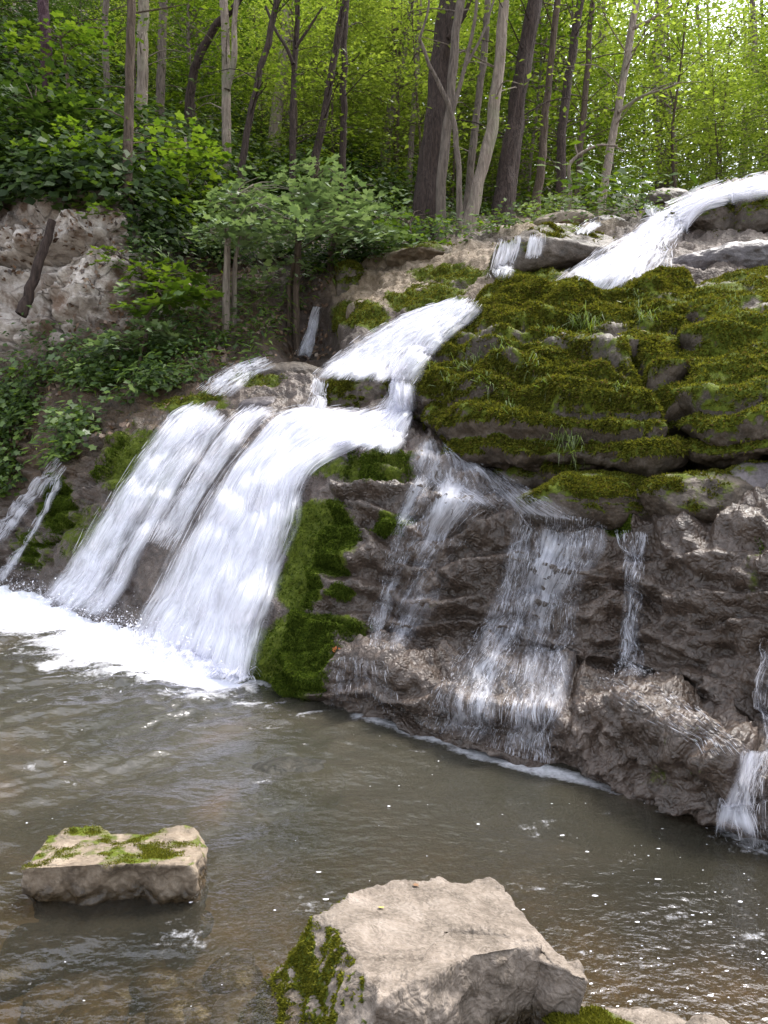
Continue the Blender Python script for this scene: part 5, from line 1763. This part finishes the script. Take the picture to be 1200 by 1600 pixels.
def plants(poly, count, leafm, nl=(5, 11), sz=(0.05, 0.12), h=0.18, name='undergrowth', shape=KITE, gate=0.0):
    poly = np.array(poly, float)
    lo, hi = poly.min(0), poly.max(0)
    PV, PF_, UP, SZ = [], [], [], []
    n = 0
    tries = 0
    while n < count and tries < count * 6:
        tries += 1
        px, py = lo + (hi - lo) * rg.random(2)
        if not poly_mask(poly, np.array([px]), np.array([py]))[0]:
            continue
        l, nn = hit(px, py, BVHT)
        if l is None:
            continue
        if gate and noise(l[None] * 1.3 + 77)[0] < gate - 0.5 * rg.random():
            continue
        n += 1
        k = rg.integers(*nl)
        hh = h * (0.3 + rg.random())
        c = l + nn * 0.03 + np.array([0, 0, hh])
        a = rg.random(k) * 6.28
        r = (0.25 + 0.75 * rg.random(k)) * hh * 1.1
        d = np.stack([np.cos(a), np.sin(a), 0 * a], -1)
        PV.append(c + d * r[:, None] + np.stack([0 * a, 0 * a, rg.normal(size=k) * 0.3 * hh - 0.2 * r], -1))
        PF_.append(d + rg.normal(size=(k, 3)) * 0.3)
        UP.append(np.array([0, -0.25, 1.0]) + rg.normal(size=(k, 3)) * 0.4 + nn * 0.5)
        SZ.append(sz[0] + (sz[1] - sz[0]) * rg.random(k))
    V, F = leaves(np.concatenate(PV), np.concatenate(PF_), np.concatenate(UP), np.concatenate(SZ), shape)
    o = mesh(name, V, F, M[leafm], smooth=False)
    tag(o, kind='stuff')
    return o


# leafy left bank
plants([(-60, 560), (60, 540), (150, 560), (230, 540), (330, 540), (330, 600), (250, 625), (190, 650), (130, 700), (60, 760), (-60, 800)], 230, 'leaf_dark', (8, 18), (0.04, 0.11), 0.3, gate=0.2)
plants([(-60, 580), (70, 560), (160, 590), (240, 570), (330, 560), (320, 600), (190, 640), (120, 720), (40, 770), (-60, 800)], 360, 'leaf_mid', (7, 16), (0.05, 0.13), 0.28, gate=0.2, shape=LANCE)
plants([(-60, 600), (70, 590), (160, 600), (240, 580), (300, 600), (190, 650), (120, 720), (40, 780), (-60, 800)], 130, 'leaf_lime', (8, 16), (0.05, 0.11), 0.3, gate=0.2, shape=MAPLE)
plants([(210, 400), (500, 380), (560, 440), (520, 470), (440, 560), (330, 590), (230, 560)], 300, 'leaf_mid', (6, 14), (0.06, 0.13), 0.26, gate=0.15, shape=LANCE)
plants([(200, 330), (640, 300), (760, 340), (690, 385), (560, 425), (480, 430), (220, 420)], 1100, 'leaf_dark', (6, 12), (0.07, 0.14), 0.28, gate=-0.1)
plants([(520, 330), (900, 330), (1060, 318), (1060, 345), (840, 360), (700, 390), (620, 410), (540, 420)], 420, 'leaf_mid', (6, 12), (0.05, 0.1), 0.22, gate=0.0)
# slopes behind, thick with seedlings
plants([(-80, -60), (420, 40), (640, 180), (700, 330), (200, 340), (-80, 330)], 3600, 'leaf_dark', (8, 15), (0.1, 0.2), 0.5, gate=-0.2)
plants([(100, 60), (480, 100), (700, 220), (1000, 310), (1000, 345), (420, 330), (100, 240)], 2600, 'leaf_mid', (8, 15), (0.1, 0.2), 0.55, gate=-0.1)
# fallen leaves on the left bank and on the outcrop's ledges
lp, lu = [], []
for k in range(9500):
    px, py = -40 + 420 * rg.random(), 330 + 460 * rg.random()
    if rg.random() < 0.3:
        px, py = 200 + 320 * rg.random(), 400 + 180 * rg.random()
    l, nn = hit(px, py, BVHT)
    if l is None or (py > 560 and px > 420 - (py - 560) * 2.1):
        continue
    if noise(l[None] * 1.1)[0] < -0.1 or (nn[2] < 0.15 and rg.random() < 0.8):
        continue
    lp.append(l + nn * 0.012); lu.append(nn + rg.normal(size=3) * 0.35)
lp, lu = np.array(lp), np.array(lu)
V, F = leaves(lp, rg.normal(size=lp.shape), lu, 0.05 + 0.05 * rg.random(len(lp)))
o = mesh('leaf_litter', V, F, M['litter'], smooth=False)
tag(o, kind='stuff')
# grass tufts hanging on the boulders
gv = []
for px, py, k, ln in [(915, 515, 40, 0.22), (905, 505, 30, 0.18), (1005, 490, 26, 0.15), (1012, 500, 20, 0.15), (745, 560, 26, 0.14), (760, 600, 30, 0.14), (720, 575, 26, 0.14), (880, 690, 40, 0.2), (895, 700, 40, 0.22), (800, 640, 24, 0.12), (860, 520, 20, .1),
                      (780, 545, 24, .12), (1140, 480, 20, .12), (830, 570, 18, .12), (700, 600, 20, .12), (660, 570, 16, .1), (985, 470, 18, .1), (960, 610, 14, .08), (850, 600, 16, .1)]:
    for _ in range(k):
        l, nn = hit(px + rg.normal() * 9, py + rg.normal() * 6)
        if l is None:
            continue
        d = nn * 0.6 + rg.normal(size=3) * 0.45 + np.array([0, 0, 0.5])
        d /= np.linalg.norm(d)
        L = ln * (0.5 + rg.random() * 0.7)
        s = np.cross(d, rg.normal(size=3)); s /= np.linalg.norm(s)
        w = 0.0028
        m = l + d * L * 0.55
        e = l + d * L * 0.8 + np.array([0, 0, -0.45 * L])
        gv.append([l - s * w, l + s * w, m + s * w * 0.8, m - s * w * 0.8])
        gv.append([m - s * w * 0.8, m + s * w * 0.8, e + s * w * 0.1, e - s * w * 0.1])
gv = np.array(gv).reshape(-1, 3)
o = mesh('grass', gv, np.arange(len(gv)).reshape(-1, 4), M['grass'], smooth=False)
tag(o, kind='stuff')

# stones lying on the pool bed, seen through the shallow water at lower left
rg = np.random.default_rng(44)
BEDG = 'brown stones on the shallow pool bed at lower left'
bed = []
for k in range(4):
    V, F = boulder((0.09, 0.075, 0.05), 400 + k, 4, 2.4, 5, 0.1, 0.03)
    t = thing('bed_stone', (0, 0, -0.3), 'brown stone lying on the shallow pool bed at lower left', 'stone', BEDG)
    mesh('stone', V, orient(V, F), M[('rock_tan', 'boulder_moss', 'rock_tan', 'rock_violet')[k]], t, attrs={'moss': 0 * V[:, 0]})
    bed.append(t)
for i in range(44):
    px, py = 5 + 400 * rg.random(), 1430 + 180 * rg.random()
    if px > 300 and rg.random() < 0.6:
        continue
    g = gpt(px, py, -0.2)
    loc = (g[0], g[1], -0.19 - 0.05 * rg.random())
    sc = 0.5 + 0.9 * rg.random()
    if i < 4:
        bed[i].location = loc
        bed[i].scale = (sc,) * 3
    else:
        dup(bed[i % 4], loc, rg.random() * 6.28, sc)

# a few fallen leaves
for px, py, c, lab in [(590, 1421, 0, 'small yellow leaf lying on top of the large pale boulder'), (645, 1386, 1, 'small brown leaf near the far edge of the large pale boulder'),
                       (519, 1016, 2, 'orange fallen leaf on the wet green moss patch beside the white falls')]:
    l, nn = hit(px, py)
    sz = np.array([0.022 if py > 1300 else 0.05])
    V, F = leaves((l + nn * 0.008)[None], np.array([[0.8, 0.5, 0.1]]), nn[None], sz, MAPLE)
    m_ = bpy.data.materials.new('fallen_leaf_%s' % ('yellow', 'brown', 'orange')[c])
    m_.use_nodes = True
    m_.node_tree.nodes['Principled BSDF'].inputs['Base Color'].default_value = ((0.5, 0.36, 0.06, 1), (0.14, 0.07, 0.03, 1), (0.55, 0.17, 0.04, 1))[c]
    base = V.mean(0)
    o = mesh('fallen_leaf', V - base, F, m_, smooth=False)
    o.location = base
    tag(o, lab, 'leaf')
